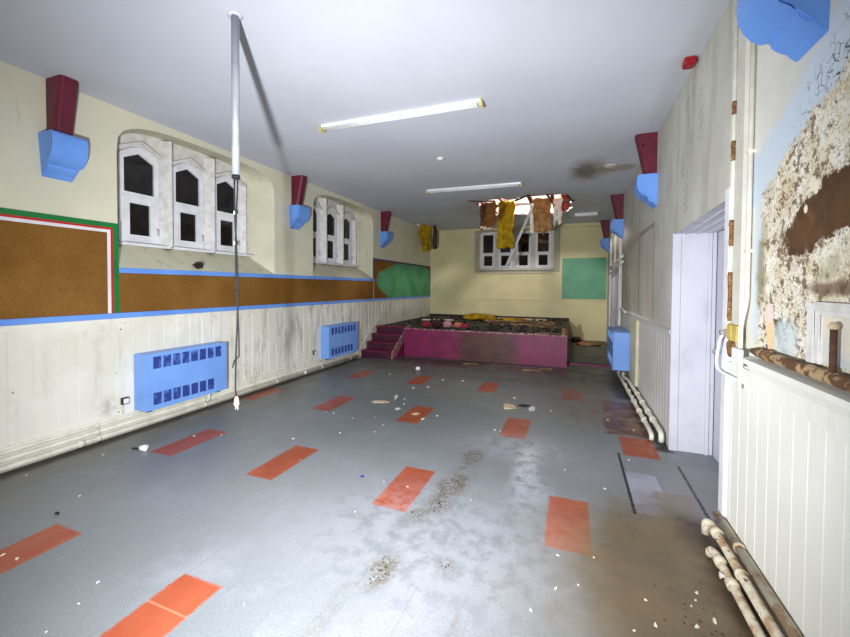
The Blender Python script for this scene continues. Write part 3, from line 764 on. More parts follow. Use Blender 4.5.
# ------------------------------------------------------------------ pipes
def bend(pts, r=.05, n=5):
    """round the corners of a polyline"""
    P = [Vector(p) for p in pts]; out = [P[0]]
    for i in range(1, len(P)-1):
        a = (P[i-1]-P[i]); b = (P[i+1]-P[i]); rr = min(r, a.length*.45, b.length*.45); A = P[i]+a.normalized()*rr; B = P[i]+b.normalized()*rr
        for k in range(n+1):
            t = k/n; out.append(A*(1-t)**2+P[i]*2*t*(1-t)+B*t*t)
    out.append(P[-1]); return out
def pipe(name, pts, r, mat, label, cat='pipe', group=None, clips=(), clipmat=None, unions=()):
    t = thing(name, (pts[0][0], pts[0][1], min(p[2] for p in pts)-r), label, cat, group)
    MB().tube(bend(pts), r, 12).build('pipe_run', mat, t)
    for (p, ax) in clips:
        a = Vector(p); d = Vector(ax)*.012
        MB().tube([a-d, a+d], r*1.25, 12).build('pipe_clip', clipmat or mat, t)
    for (p, ax) in unions:
        a = Vector(p); d = Vector(ax)
        MB().tube([a-d*.03, a-d*.022, a-d*.018, a+d*.018, a+d*.022, a+d*.03], [r*1.15, r*1.25, r*1.42, r*1.42, r*1.25, r*1.15], 8).build('pipe_union', mat, t)
    return t
cl = lambda x, z, ys: [((x, y, z), (0, 1, 0)) for y in ys]
YY = (1.2, 2.4, 3.6, 4.9, 6.1, 7.1)
pipe('heating_pipe', [(XL+.055, YF+.02, .175), (XL+.055, 3.86, .175), (XL+.055, 3.86, .20)], .019, M['cream_pipe'], 'uppermost cream heating pipe along the left skirting, ending under the first heater', clips=cl(XL+.055, .175, (1.2, 2.4, 3.5)))
pipe('heating_pipe', [(XL+.060, YF+.02, .115), (XL+.060, 7.30, .115), (XL+.060, 7.30, .20)], .022, M['cream_pipe'], 'middle cream heating pipe along the left skirting up to the second heater', clips=cl(XL+.06, .115, YY))
pipe('heating_pipe', [(XL+.070, YF+.02, .050), (XL+.070, 7.42, .050)], .026, M['cream_pipe'], 'lowest cream heating pipe lying along the left skirting by the floor', clips=cl(XL+.07, .050, YY), unions=[((XL+.07, 2.25, .05), (0, 1, 0)), ((XL+.07, 5.6, .05), (0, 1, 0))])
pipe('heating_pipe', [(XL+.13, 3.62, .217), (XL+.13, 3.62, .12), (XL+.075, 3.62, .085)], .014, M['cream_pipe'], 'short cream feed pipe dropping from the underside of the first heater')

# near right: three pipes on the floor under the boarding
pipe('heating_pipe', [(XR-.042, YF+.02, .15), (XR-.042, 2.95, .15)], .024, M['cream_pipe_rusty'], 'rust-stained pipe against the right boarding, highest of the three near pipes', clips=cl(XR-.042, .15, (1.4, 2.6)))
t = pipe('heating_pipe', [(XR-.080, YF+.02, .095), (XR-.080, 2.90, .095), (XR-.105, 2.93, .095), (XR-.105, 2.93, .02)], .026, M['cream_pipe_rusty'], 'middle of the three near right pipes, turning down beside the doorway', unions=[((XR-.080, 2.82, .095), (0, 1, 0))], clips=cl(XR-.080, .095, (2.45, 1.5)))
t = pipe('heating_pipe', [(XR-.128, YF+.02, .05), (XR-.128, 2.67, .05), (XR-.145, 2.71, .045), (XR-.145, 2.71, .01)], .023, M['cream_pipe_rusty'], 'outermost of the three near right pipes, with a small valve on its end', unions=[((XR-.128, 2.60, .05), (0, 1, 0)), ((XR-.128, 2.42, .05), (0, 1, 0))])
MB().tube([(XR-.128, 2.47, .05), (XR-.158, 2.47, .055), (XR-.168, 2.47, .055)], [.012, .010, .018], 8).build('valve_tap', M['cream_pipe'], t)

# far right: pipes with valves and unions below the plaster
fp = [(XR-.07, 4.46, .04), (XR-.07, 4.46, .12), (XR-.07, 4.6, .13), (XR-.075, 6.9, .12), (XR-.12, 7.1, .12), (XR-.12, 7.2, .22)]
pipe('heating_pipe', fp, .026, M['cream_pipe'], 'upper cream pipe with unions between the doorway and the far heater', unions=[((XR-.07, y, .125), (0, 1, 0)) for y in (4.9, 5.2, 5.6, 6.0)])
fp = [(XR-.14, 4.55, .02), (XR-.14, 4.55, .07), (XR-.14, 4.7, .08), (XR-.145, 6.8, .08), (XR-.16, 7.4, .10), (XR-.16, 7.5, .23)]
t = pipe('heating_pipe', fp, .024, M['cream_pipe'], 'lower cream pipe with valve handles between the doorway and the far heater', unions=[((XR-.14, y, .08), (0, 1, 0)) for y in (5.0, 5.35, 5.8, 6.3)])
for y in (4.85, 5.1, 5.5, 5.75, 6.1, 6.45):
    MB().tube([(XR-.14, y, .09), (XR-.16, y, .14), (XR-.165, y, .155)], [.012, .010, .022], 8).build('valve_handle', M['cream_pipe'], t)

mb = MB(); mb.box(XR-.05, XR, 6.38, 7.0, .14, 1.12)
one(mb, 'pipe_boxing', M['pale_board'], 'upright cream boxing on the right wall just before the far heater', 'boxing', bevel=.006)

# pipes and brackets near the far door
pipe('service_pipe', [(XR-.05, 8.35, 2.52), (XR-.05, 8.35, 1.22), (XR-.05, 7.6, 1.17)], .018, M['cream_pipe'], 'thin white pipe dropping down the right wall before the far door')
pipe('service_pipe', [(XR-.10, 7.7, 2.17), (XR-.12, 9.3, 2.10), (XR-.12, 10.4, 2.02)], .018, M['cream_pipe'], 'upper slanting pale pipe across the far door')
pipe('service_pipe', [(XR-.09, 7.7, 2.07), (XR-.10, 9.2, 2.00), (XR-.10, 10.4, 1.92)], .016, M['cream_pipe'], 'lower slanting pale pipe across the far door')

# vertical services beside the doorway
g0 = thing('conduit_pipe', (XR-.02, 2.885, 1.38), 'thin vertical pipe with rust patches beside the doorway, leftmost of the uprights', 'pipe')
MB().tube([(XR-.02, 2.885, 1.36), (XR-.02, 2.885, ZC-.002)], .013, 10).build('pipe_run', M['cream_pipe'], g0)
for (a, b) in ((2.66, 2.74), (2.38, 2.50), (1.86, 2.02), (1.40, 1.70)):
    MB().tube([(XR-.021, 2.884, a), (XR-.022, 2.884, a+.02), (XR-.021, 2.884, (a+b)/2), (XR-.023, 2.884, b-.02), (XR-.021, 2.884, b)], [.0132, .0148, .0138, .0150, .0132], 10).build('rust_patch', M['rust'], g0)
mb = MB(); mb.box(XR-.022, XR, 2.735, 2.855, 1.24, ZC-.002)
one(mb, 'trunking_board', paint('off white trunking', (212, 210, 198), (198, 197, 184), 5, .5), 'flat cream trunking running floor to ceiling beside the doorway pipes', 'trunking', bevel=.004)
t = thing('conduit_pipe', (XR-.018, 2.65, 1.03), 'thin white conduit with a bend at its foot, rightmost of the uprights by the doorway', 'pipe')
MB().tube(bend([(XR-.018, 2.65, ZC-.002), (XR-.018, 2.65, 1.52), (XR-.034, 2.676, 1.40), (XR-.034, 2.676, 1.03)]), .012, 10).build('pipe_run', M['cream_pipe'], t)
for z in (3.05, 2.35, 1.80): MB().box(XR-.034, XR, 2.635, 2.665, z, z+.02).build('pipe_clip', M['cream_pipe'], t)
t = thing('junction_box', (XR-.04, 2.77, 1.26), 'yellow junction box on rusty plate beside the doorway', 'junction box')
MB().box(XR-.042, XR-.023, 2.70, 2.86, 1.285, 1.385).build('box_body', M['yellow_box'], t, .006)
bb = t.children[-1]; MB().box(XR-.047, XR-.041, 2.706, 2.774, 1.291, 1.379).build('box_lid', M['yellow_box'], bb, .003)
MB().box(XR-.047, XR-.041, 2.782, 2.853, 1.291, 1.379).build('box_lid', M['yellow_box'], bb, .003)
mb = MB(); pts = [(XR-.036, 2.83+.055*math.cos(a)*(1+.1*math.sin(3*a)), 1.235+.06*math.sin(a)*(1+.15*math.cos(2*a))) for a in [k*2*PI/16 for k in range(16)]]
mb.prism(pts, (.012, 0, 0)); mb.build('rusty_backplate', M['rust'], t)
one(MB().box(XR-.068, XR-.048, 2.585, 2.70, 1.165, 1.262), 'switch_box', M['white_plastic'], 'small white box under the bent conduit, on the end of the right rail', 'junction box', bevel=.005)
t = thing('loose_cable', (XR-.045, 2.9, 1.06), 'white cable loop hanging below the yellow junction box', 'cable')
MB().tube(bend([(XR-.055, 2.87, 1.32), (XR-.062, 2.91, 1.28), (XR-.062, 2.965, 1.14), (XR-.055, 2.97, 1.085), (XR-.05, 2.90, 1.075), (XR-.045, 2.70, 1.075)], .03), .009, 8).build('cord', M['white_plastic'], t)
MB().tube([(XR-.050, 2.858, 1.33), (XR-.058, 2.885, 1.325)], .020, 8).build('cable_gland', M['steel'], t)

t = thing('rusty_pipe', (XR-.03, 2.0, 1.24), 'thick rusty scaled pipe lying on the right dado rail', 'pipe')
MB().tube([(XR-.035, YF+.02, 1.272), (XR-.035, 2.0, 1.272), (XR-.035, 2.44, 1.272), (XR-.035, 2.52, 1.272)], [.026, .026, .024, .014], 14).build('pipe_run', M['rust_pipe'], t)
MB().tube([(XR-.035, 2.32, 1.272), (XR-.035, 2.36, 1.272)], .029, 14).build('pipe_coupling', M['rust'], t)

# small framed recess with rusty stub
t = thing('framed_panel', (XR, 1.6, 1.30), 'white framed pale blue panel on the peeling wall above the rusty pipe', 'panel')
MB().box(XR-.008, XR, 1.0, 2.03, 1.31, 1.535).build('panel_sheet', paint('pale blue panel', (186, 200, 208), (222, 214, 196), 4, .6, .3), t)
mb = MB(); mb.box(XR-.026, XR, 1.995, 2.045, 1.30, 1.545); mb.box(XR-.026, XR, 1.0, 1.995, 1.515, 1.545)
mb.box(XR-.018, XR, 1.972, 1.995, 1.30, 1.515); mb.box(XR-.018, XR, 1.0, 1.972, 1.495, 1.515)
mb.build('panel_frame', M['white_stone'], t, .004)
t = thing('pipe_stub', (XR-.035, 1.846, 1.29), 'brown rusty upright pipe stub with round cap in front of the framed panel', 'pipe')
MB().tube([(XR-.035, 1.846, 1.295), (XR-.035, 1.846, 1.455)], .0105, 10).build('pipe_run', M['rust_dark'], t)
MB().tube([(XR-.035, 1.846, 1.452), (XR-.035, 1.846, 1.458), (XR-.035, 1.846, 1.470), (XR-.035, 1.846, 1.478)], [.011, .016, .015, .008], 12).build('cap', M['flake_cream'], t)

# ------------------------------------------------------------------ ceiling fittings
def batten(name, x0, x1, y, z, label, slope=0, skew=0):
    L = x1-x0; t = thing(name, ((x0+x1)/2, y, z), label, 'light fitting', 'white ceiling battens')
    P = lambda u, dy, dz: (x0+L*u, y+dy+skew*u, z+dz+slope*u)
    mb = MB()
    vs = [P(u, dy, dz) for u in (0, 1) for dy, dz in ((-.04, 0), (-.030, -.032), (.030, -.032), (.04, 0))]
    mb._add(vs, [(0, 1, 2, 3), (4, 5, 6, 7), (0, 1, 5, 4), (1, 2, 6, 5), (2, 3, 7, 6), (3, 0, 4, 7)])
    mb.build('batten_body', M['white_plastic'], t, .004)
    for dy in (-.022, .022):
        MB().tube([P(.015, dy, -.047), P(.985, dy, -.047)], .011, 12).build('lamp_tube', M['tube'], t)
    for u, s_ in ((0, -1), (1, 1)):
        mb = MB(); a = P(u, 0, 0); xx = a[0]; w0, w1 = sorted((xx, xx+s_*.02)); yy, zz = a[1], a[2]
        mb.box(w0, w1, yy-.045, yy+.045, zz-.040, zz)
        mb.box(w0-.008, w1+.008, yy-.040, yy-.008, zz-.075, zz-.034); mb.box(w0-.008, w1+.008, yy+.008, yy+.040, zz-.075, zz-.034)
        mb.build('lamp_holder', M['yellowed'], t, .004)
    return t
batten('ceiling_light', -2.76, -.89, 3.80, ZC-.001, 'long white double batten light with yellowed end caps, nearest on the ceiling', skew=.03)
batten('ceiling_light', -2.66, -.89, 7.02, ZC-.001, 'white batten light on the ceiling in front of the collapsed hole', skew=.05)
t = thing('ceiling_light', (.3, 10.6, ZC-.05), 'short white light fitting on the ceiling in the far right corner, right of the hole', 'light fitting')
MB().box(.02, .56, 10.45, 10.57, ZC-.075, ZC-.001).build('batten_body', M['white_plastic'], t, .006)
for xx in (.005, .56): MB().box(xx, xx+.015, 10.44, 10.58, ZC-.08, ZC-.001).build('lamp_holder', M['wood_raw'], t, .002)

# conduit drop from the ceiling with its flex
t = thing('hanging_conduit', (-2.215, 2.05, ZC), 'galvanised conduit tube hanging straight down from the ceiling at the left', 'conduit')
MB().tube([(-2.215, 2.05, ZC-.003), (-2.215, 2.05, 2.375)], .026, 16).build('conduit_tube', M['steel'], t)
MB().tube([(-2.215, 2.05, 2.372), (-2.215, 2.05, 2.35)], .027, 16).build('end_bush', M['black_flex'], t)
MB().tube([(-2.215, 2.05, ZC-.001), (-2.215, 2.05, ZC-.008), (-2.215, 2.05, ZC-.012)], [.050, .050, .028], 24).build('ceiling_plate', M['lavender'], t)
t = thing('hanging_flex', (-2.215, 2.05, .74), 'black flex with tied loops and a pale plug dangling from the conduit', 'cable')
def wob(z, k): return (-2.215+.008*math.sin(z*5+k)+(.006 if k else -.002), 2.05+.006*math.cos(z*4+k), z)
MB().tube([wob(2.36-.06*i, 0) for i in range(26)]+[(-2.215, 2.045, .80)], .0055, 8).build('cord', M['black_flex'], t)
MB().tube([wob(2.36-.06*i, 2) for i in range(22)]+[(-2.228, 2.04, 1.07), (-2.235, 2.03, 1.02)], .005, 8).build('cord', M['black_flex'], t)
for z in (1.56, 2.12, 1.90):
    MB().tube([(-2.213, 2.05, z-.012), (-2.213, 2.05, z+.012)], .011, 8).build('tie', M['black_flex'], t)
for z in (2.10, 1.885):
    MB().box(-2.231, -2.219, 2.040, 2.048, z, z+.025).build('tag', M['white_plastic'], t, .003)
MB().tube([(-2.215, 2.045, .815), (-2.215, 2.045, .80), (-2.215, 2.045, .76), (-2.215, 2.045, .748)], [.007, .014, .020, .016], 12).build('plug', M['pink'], t)
for s_ in (-1, 1): MB().tube([(-2.215+s_*.008, 2.045, .75), (-2.215+s_*.010, 2.045, .722)], .0035, 6).build('pin', M['white_plastic'], t)

one(MB().tube([(-1.83, 5.34, ZC-.001), (-1.83, 5.34, ZC-.018), (-1.83, 5.34, ZC-.032), (-1.83, 5.34, ZC-.036)], [.052, .050, .032, .012], 20), 'ceiling_rose', M['white_plastic'], 'small round white fitting on the ceiling between the two long batten lights', 'ceiling rose')
t = thing('alarm_sounder', (.82, 3.72, ZC-.06), 'red alarm box on the ceiling at the top of the right wall', 'alarm')
MB().box(.825, .91, 3.70, 3.80, ZC-.055, ZC-.001).build('housing', M['red_plastic'], t, .01)
MB().box(.835, .90, 3.71, 3.79, ZC-.066, ZC-.053).build('cover', paint('dark red lens', (150, 12, 26), None, 5, .25), t, .004)

# sockets on the left boarding
def socket(y, z, label):
    t = thing('wall_socket', (XL+.03, y, z-.045), label, 'socket')
    MB().box(XL+.014, XL+.050, y-.036, y+.036, z-.036, z+.036).build('back_box', M['wood_dark'], t, .004)
    MB().box(XL+.050, XL+.057, y-.027, y+.027, z-.026, z+.026).build('face_plate', M['white_plastic'], t, .003)
    MB().tube([(XL+.030, y-.02, z-.045), (XL+.030, y-.02, .215)], .006, 8).build('conduit', M['cream_pipe'], t)
    return t
socket(2.675, .352, 'small dark-rimmed white socket on the boarding left of the first heater')
socket(5.93, .36, 'small dark-rimmed white socket on the boarding left of the second heater')

# broken black lump on the window slope
mb = MB(); R_ = random.Random(3); pts = []
for k in range(14):
    a = 2*PI*k/14; r = .075*(1+R_.uniform(-.25, .2)); pts.append((XL-.055, 3.60+.85*r*math.cos(a), 1.865+.55*r*math.sin(a)))
mb.prism(pts, (.05, 0, -.005)); mb.prism([(p[0]+.03, 3.60+(p[1]-3.60)*.6, 1.865+(p[2]-1.865)*.6+.01) for p in pts], (.05, 0, 0))
one(mb, 'charred_lump', M['wood_dark'], 'dark crumbled lump stuck on the sloping sill of the nearest arched window', 'debris', bevel=.01)

# ------------------------------------------------------------------ stage
SX1, SY = -.085, 8.12
t = thing('wooden_stage', (-2.3, SY, 0), 'magenta fronted wooden stage with a blackened deck across the far end', 'stage')
NX, NY = -3.64, 8.55
mb = MB(); mb.box(NX, SX1, SY, SY+.03, 0, ZS-.02); mb.box(NX, NX+.02, SY+.03, NY, 0, ZS-.02); mb.box(XL+.018, NX+.02, NY, NY+.02, 0, ZS-.02); mb.box(SX1-.03, SX1, SY+.03, 12.15, 0, ZS-.02)
mb.build('front_panel', M['magenta'], t)
mb = MB(); n = 70
ys = [SY+.012+(12.15-SY-.012)*j/26 for j in range(27)]; xs = [XL+.02+(SX1-XL-.02)*i/44 for i in range(45)]
vs = [(x, y, ZS-.02+.018*noise.noise(Vector((x*2.2, y*2.2, 1)))+(0 if j else 0)) for j, y in enumerate(ys) for x in xs]
mb._add(vs, [(j*45+i, j*45+i+1, (j+1)*45+i+1, (j+1)*45+i) for j in range(26) for i in range(44) if not (xs[i] < NX-.03 and ys[j] < NY-.05)])
mb.build('deck', M['deck'], t)
mb = MB(); x = NX; R_ = random.Random(5)
while x < SX1-.02:
    e = min(x+R_.uniform(.15, .5), SX1); mb.prism([(x, SY-.006, ZS-.028), (e, SY-.006, ZS-.028+R_.uniform(-.004, .002)), (e, SY-.006, ZS+.002+R_.uniform(-.006, .004)), (x, SY-.006, ZS+R_.uniform(-.01, .004))], (0, .02, 0)); x = e
mb.build('nosing', M['stringer'], t)
MB().box(SX1-.10, SX1-.03, SY+.03, SY+.09, ZS-.03, ZS+.14).build('broken_post', M['wood_raw'], t, .01)

# low platform edge right of the stage
mb = MB(); mb.box(SX1, XR-.03, 8.55, 12.17, 0, .05); lp = struct(mb, 'floor_recess', paint('drab lino', (92, 88, 78), (74, 70, 62), 3, .6))
MB().box(SX1+.002, XR-.03, 8.50, 8.55, 0, .03).build('edge_strip', M['magenta'], lp)
MB().box(SX1+.002, XR-.03, 8.545, 8.552, .03, .056).build('dark_edge', M['wood_dark'], lp)

# steps up to the stage
t = thing('stage_steps', (-4.1, 7.45, 0), 'flight of four worn maroon steps leading up to the stage by the left wall', 'steps')
sx0, sx1 = XL+.06, -3.68; rise = ZS/4; run = .24; sy = 7.58
for k in range(4):
    y = sy+k*run; z = rise*(k+1)
    MB().box(sx0, sx1, y, y+.02, z-rise, z-.022).build('riser', M['riser'], t)
    MB().box(sx0, sx1, y-.02, y+run+.004, z-.022, z).build('tread', M['step'], t, .005)
def stringer(x0, x1, mat):
    ang = [(sy-.05, 0), (sy+.12, 0), (sy+4*run, ZS-.16), (sy+4*run, ZS+.02), (sy+4*run-.12, ZS+.05), (sy-.05, .17)]
    MB().prism([(x0, y, z) for y, z in ang], (x1-x0, 0, 0)).build('stringer', mat, t, .004)
stringer(sx1, sx1+.026, M['stringer']); MB().prism([(XL+.032, y, z) for y, z in [(sy-.12, 0), (sy+.12, 0), (sy+4*run-.04, ZS-.16), (sy+4*run-.02, ZS+.10), (sy+4*run-.14, ZS+.14), (sy-.14, .17)]], (.026, 0, 0)).build('stringer', M['cream_pipe'], t, .004)
mb = MB(); mb.prism([(sx1+.012, y, z) for y, z in [(sy+.05, 0), (SY, 0), (SY, .32)]], (.015, 0, 0)); mb.build('side_panel', M['step'], t)

# ------------------------------------------------------------------ things left on the stage
def lump(name, mat, c, r, label, cat, seed, squash=.7, group=None, n=10):
    bm = bmesh.new(); bmesh.ops.create_icosphere(bm, subdivisions=3, radius=1)
    for v in bm.verts:
        k = 1+.35*noise.noise(v.co*1.7+Vector((seed, seed*2, 0)))+.12*noise.noise(v.co*5+Vector((seed, 0, 0)))
        v.co = Vector((v.co.x*r[0]*k, v.co.y*r[1]*k, max(v.co.z, -.55)*r[2]*k))
    me = bpy.data.meshes.new(name); bm.to_mesh(me); bm.free(); me.materials.append(mat)
    me.polygons.foreach_set('use_smooth', [True]*len(me.polygons))
    o = bpy.data.objects.new(name, me); COL.objects.link(o)
    zmin = min(v.co.z for v in me.vertices)
    for v in me.vertices: v.co.z -= zmin
    o.location = c; return tag(o, label, cat, group)
M['red_cloth'] = paint('red cloth', (150, 24, 38), (96, 14, 28), 12, .8, .4)
M['pink_cloth'] = paint('pink cloth', (200, 136, 140), (160, 120, 116), 9, .8, .4)
lump('cloth_bundle', M['red_cloth'], (-3.24, 8.50, ZS-.01), (.11, .08, .09), 'crumpled red cloth at the front of the stage, leftmost of the red things', 'cloth', 1)
lump('cloth_bundle', paint('dark cloth', (70, 14, 26), (30, 12, 16), 8, .9), (-3.01, 8.64, ZS-.01), (.12, .11, .11), 'dark maroon bundle on the stage between red and pink cloths', 'cloth', 2)
lump('cloth_bundle', M['pink_cloth'], (-2.76, 8.68, ZS-.01), (.11, .09, .09), 'pale pink cloth heaped on the stage', 'cloth', 3)
lump('cloth_bundle', paint('orange cloth', (196, 120, 90), (150, 70, 60), 9, .8), (-2.52, 8.72, ZS-.01), (.11, .09, .08), 'dull orange cloth beside the pink one on the stage', 'cloth', 4)
lump('cloth_bundle', paint('hot pink cloth', (160, 30, 76), (120, 20, 54), 9, .8), (-2.27, 8.46, ZS-.01), (.08, .07, .08), 'bright pink bundle near the stage edge, rightmost of the cloths', 'cloth', 5)
# fallen insulation and timber on the deck
lump('fallen_wool', M['wool_yellow'], (-2.55, 11.2, ZS-.01), (.55, .32, .10), 'flat heap of yellow wool at the back of the stage', 'insulation', 6)
lump('fallen_wool', M['wool_yellow'], (-1.55, 11.05, ZS-.01), (.38, .2, .05), 'thin tail of yellow wool trailing right across the stage', 'insulation', 7)
def plank(x, y, z, L, w, th, ang, tilt, mat, label, name='broken_plank', seed=0):
    R_ = random.Random(seed+50); mb = MB(); c, s_ = math.cos(ang), math.sin(ang)
    top = [(-L/2, -w/2), (-L/4, -w/2*.8), (L/5, -w/2), (L/2, -w/2*R_.uniform(.2, .9)), (L/2*R_.uniform(.85, 1), 0), (L/2, w/2*.8), (0, w/2), (-L/2, w/2*R_.uniform(.4, 1)), (-L/2*.9, 0)]
    mb.prism([(x+c*a-s_*b, y+s_*a+c*b, z+a*math.sin(tilt)+L/2*abs(math.sin(tilt))) for a, b in top], (0, 0, th))
    return one(mb, name, mat, label, 'timber')
Z1 = ZS-.008
plank(-1.35, 10.7, Z1, 1.9, .16, .03, -.05, .01, M['wood_raw'], 'long pale split plank lying across the back of the stage', seed=1)
plank(-1.05, 9.9, Z1, 1.3, .14, .03, .18, .03, M['wood_raw'], 'pale splintered plank at the middle right of the stage', seed=2)
plank(-.60, 9.55, Z1, .8, .10, .03, -.35, .02, M['wood_raw'], 'short pale splintered plank nearest the right end of the stage', seed=3)
plank(-1.6, 11.6, Z1, 1.8, .18, .04, .03, .0, M['flake_cream'], 'pale plasterboard strip along the back wall on the stage', 'board_strip', seed=4)
plank(-.42, 8.24, Z1+.01, .62, .04, .02, .02, .0, M['wood_raw'], 'thin raw batten lying on the front right stage edge', 'batten', seed=5)
plank(-3.6, 10.4, Z1, .9, .12, .03, .3, .0, M['flake'], 'pale grey board flat on the dark left of the stage', seed=6)
R_ = random.Random(9); mb = MB()
for k in range(200):
    x = R_.uniform(XL+.3, SX1-.1); y = R_.uniform(8.3, 12.0); s_ = R_.uniform(.02, .09); h = R_.uniform(.01, .05); a = R_.uniform(0, PI)
    pts = [(x+s_*R_.uniform(.5, 1)*math.cos(a+q*PI*2/5), y+s_*R_.uniform(.5, 1)*math.sin(a+q*PI*2/5), ZS-.012) for q in range(5)]
    mb.prism(pts, (0, 0, h+.008))
one(mb, 'stage_rubble', M['wood_dark'], 'black charred rubble strewn over the whole stage deck', 'rubble', kind='stuff')
R_ = random.Random(10); mb = MB()
for k in range(30):
    x = R_.gauss(-.95, .5); y = R_.uniform(8.9, 11.4); s_ = R_.uniform(.02, .06); a = R_.uniform(0, PI)
    x = max(-3.6, min(-.2, x)); pts = [(x+s_*R_.uniform(.5, 1)*math.cos(a+q*PI*2/5), y+s_*R_.uniform(.5, 1)*math.sin(a+q*PI*2/5), ZS-.012) for q in range(5)]
    mb.prism(pts, (0, 0, R_.uniform(.02, .04)))
one(mb, 'plaster_rubble', M['wood_raw'], 'scattered tan plaster crumbs over the right half of the stage', 'rubble', kind='stuff')
# black strip drawn in for the shadow line at the foot of the back wall
mb = MB(); mb.box(XL+.02, SX1, YB-.05, YB-.02, ZS-.03, ZS+.045)
one(mb, 'shadow_strip', M['wood_dark'], 'black strip standing for the shadow along the back of the stage', 'shadow strip')
lump('fallen_wool', M['wool_tan'], (.42, 11.2, .05), (.30, .18, .05), 'tan heap of wool on the low floor right of the stage', 'insulation', 8)
lump('debris_heap', M['wood_dark'], (.13, 11.85, .05), (.13, .2, .08), 'dark heap in the nook right of the stage', 'debris', 11)

# ------------------------------------------------------------------ hanging insulation
def batt(name, x0, x1, y, ztop, zbot, mat, label, th=.06, seed=0, sway=.10, ragged=.05, taper=0, film=None):
    t = thing(name, ((x0+x1)/2, y, ztop), label, 'insulation', 'insulation hanging from the ceiling holes')
    def fn(u, v):
        x = x0+(x1-x0)*u; L = ztop-zbot
        zb = zbot + ragged*noise.noise(Vector((u*4+seed, seed, 0)))*2 + taper*abs(u-.5)*L
        z = ztop+(zb-ztop)*v
        yy = y+sway*noise.noise(Vector((u*1.6+seed, v*2.2, seed*1.3)))+.05*math.sin(v*3+seed)
        x += .05*noise.noise(Vector((seed, v*4, u*2)))*(1 if v > .05 else 0)
        return (x, yy, z), (0, 1, 0)
    mb = MB(); mb.sheet(fn, 18, 22, th); o = mb.build('wool_batt', mat, t)
    d = o.modifiers.new('rough', 'DISPLACE'); tx = bpy.data.textures.get('lumps') or bpy.data.textures.new('lumps', 'CLOUDS'); tx.noise_scale = .09; d.texture = tx; d.strength = .05; d.mid_level = .5
    if film:
        (fx0, fx1, fz0, fz1) = film
        def f2(u, v):
            x = fx0+(fx1-fx0)*(u+.25*noise.noise(Vector((u*3, v*6, seed+5)))*.6); z = fz0+(fz1-fz0)*v+.03*noise.noise(Vector((u*6, v*2, seed)))
            return (x, y-.06+.05*noise.noise(Vector((u*3+seed, v*4, 2))), z), (0, 1, 0)
        m2 = MB(); m2.sheet(f2, 8, 10, .004); m2.build('torn_sheeting', M['plastic_film'], t)
    return t
batt('hanging_insulation', -2.02, -1.66, 8.76, ZC+.05, 2.95, M['wool_brown'], 'dirty brown wool batt hanging from the hole, leftmost of the row', seed=1, film=(-2.0, -1.68, 2.93, 2.99))
batt('hanging_insulation', -1.60, -1.24, 8.70, ZC+.05, 2.47, M['wool_yellow'], 'bright yellow wool batt hanging lowest from the ceiling hole', seed=2, sway=.08, ragged=.03)
batt('hanging_insulation', -.83, -.46, 8.72, ZC+.05, 2.76, M['wool_tan'], 'tan wool batt with ragged white sheeting, hanging right of the metal strip', seed=3, taper=.18, film=(-.89, -.81, 2.78, 3.42))
batt('hanging_insulation', -.40, -.24, 8.80, ZC+.04, 2.99, M['plastic_film'], 'small torn white shred at the right end of the hole', th=.02, seed=4, taper=.0, ragged=.09)
batt('hanging_insulation', -4.42, -4.08, 11.1, ZC+.04, 2.72, M['wool_yellow'], 'curled yellow wool piece hanging in the far left ceiling corner', seed=5, sway=.2, ragged=.06)
lump('hanging_scrap', M['wood_dark'], (-3.97, 11.15, 2.75), (.06, .08, .50), 'dark torn scrap hanging beside the corner wool', 'debris', 12)
mb = MB(); mb.prism([(-.85, 8.92, 3.50), (-.79, 8.92, 3.50), (-1.44, 9.02, 2.03), (-1.50, 9.02, 2.03)], (0, .02, 0)); mb.prism([(-.85, 8.92, 3.50), (-.84, 8.92, 3.50), (-1.49, 9.02, 2.03), (-1.50, 9.02, 2.03)], (0, -.025, 0)); mb.prism([(-.80, 8.92, 3.50), (-.79, 8.92, 3.50), (-1.44, 9.02, 2.03), (-1.45, 9.02, 2.03)], (0, -.025, 0))
one(mb, 'metal_channel', M['alu'], 'pale metal channel dangling diagonally from the hole across the far window', 'metal strip')
for i, (xa, ya, xb, yb, z, lb) in enumerate(((-2.14, 8.18, -1.62, 8.45, ZC-.02, 'dark broken lath at the left lip of the ceiling hole'), (-1.18, 8.45, -.84, 8.05, ZC-.03, 'dark broken lath at the middle lip of the ceiling hole'),
        (-.50, 8.12, -.42, 9.2, ZC-.03, 'dark joist end showing in the right part of the ceiling hole'), (-.60, 8.95, .02, 8.85, ZC-.03, 'reddish broken lath across the right part of the hole'), (-.13, 8.30, -.02, 9.05, ZC-.03, 'dark broken lath closing the right end of the hole'))):
    d = Vector((xb-xa, yb-ya, 0)).normalized(); nrm = Vector((-d.y, d.x, 0))*.022
    mb = MB(); mb.prism([(xa+nrm.x, ya+nrm.y, z), (xa-nrm.x, ya-nrm.y, z), (xb-nrm.x*.6, yb-nrm.y*.6, z+.01), (xb+nrm.x*.3, yb+nrm.y*.3, z+.01)], (0, 0, .03))
    one(mb, 'broken_lath', M['joist'] if i == 3 else M['wood_dark'], lb, 'timber')
mb = MB(); R_ = random.Random(21)
pts = [(.52+.13*R_.uniform(.5, 1)*math.cos(a), 6.55+.10*R_.uniform(.6, 1)*math.sin(a), ZC-.012) for a in [k*2*PI/9 for k in range(9)]]
mb.prism(pts, (0, 0, .011)); one(mb, 'peeling_scrap', M['flake'], 'white peeled scrap beside the brown ceiling stain near the right wall', 'paint scrap')

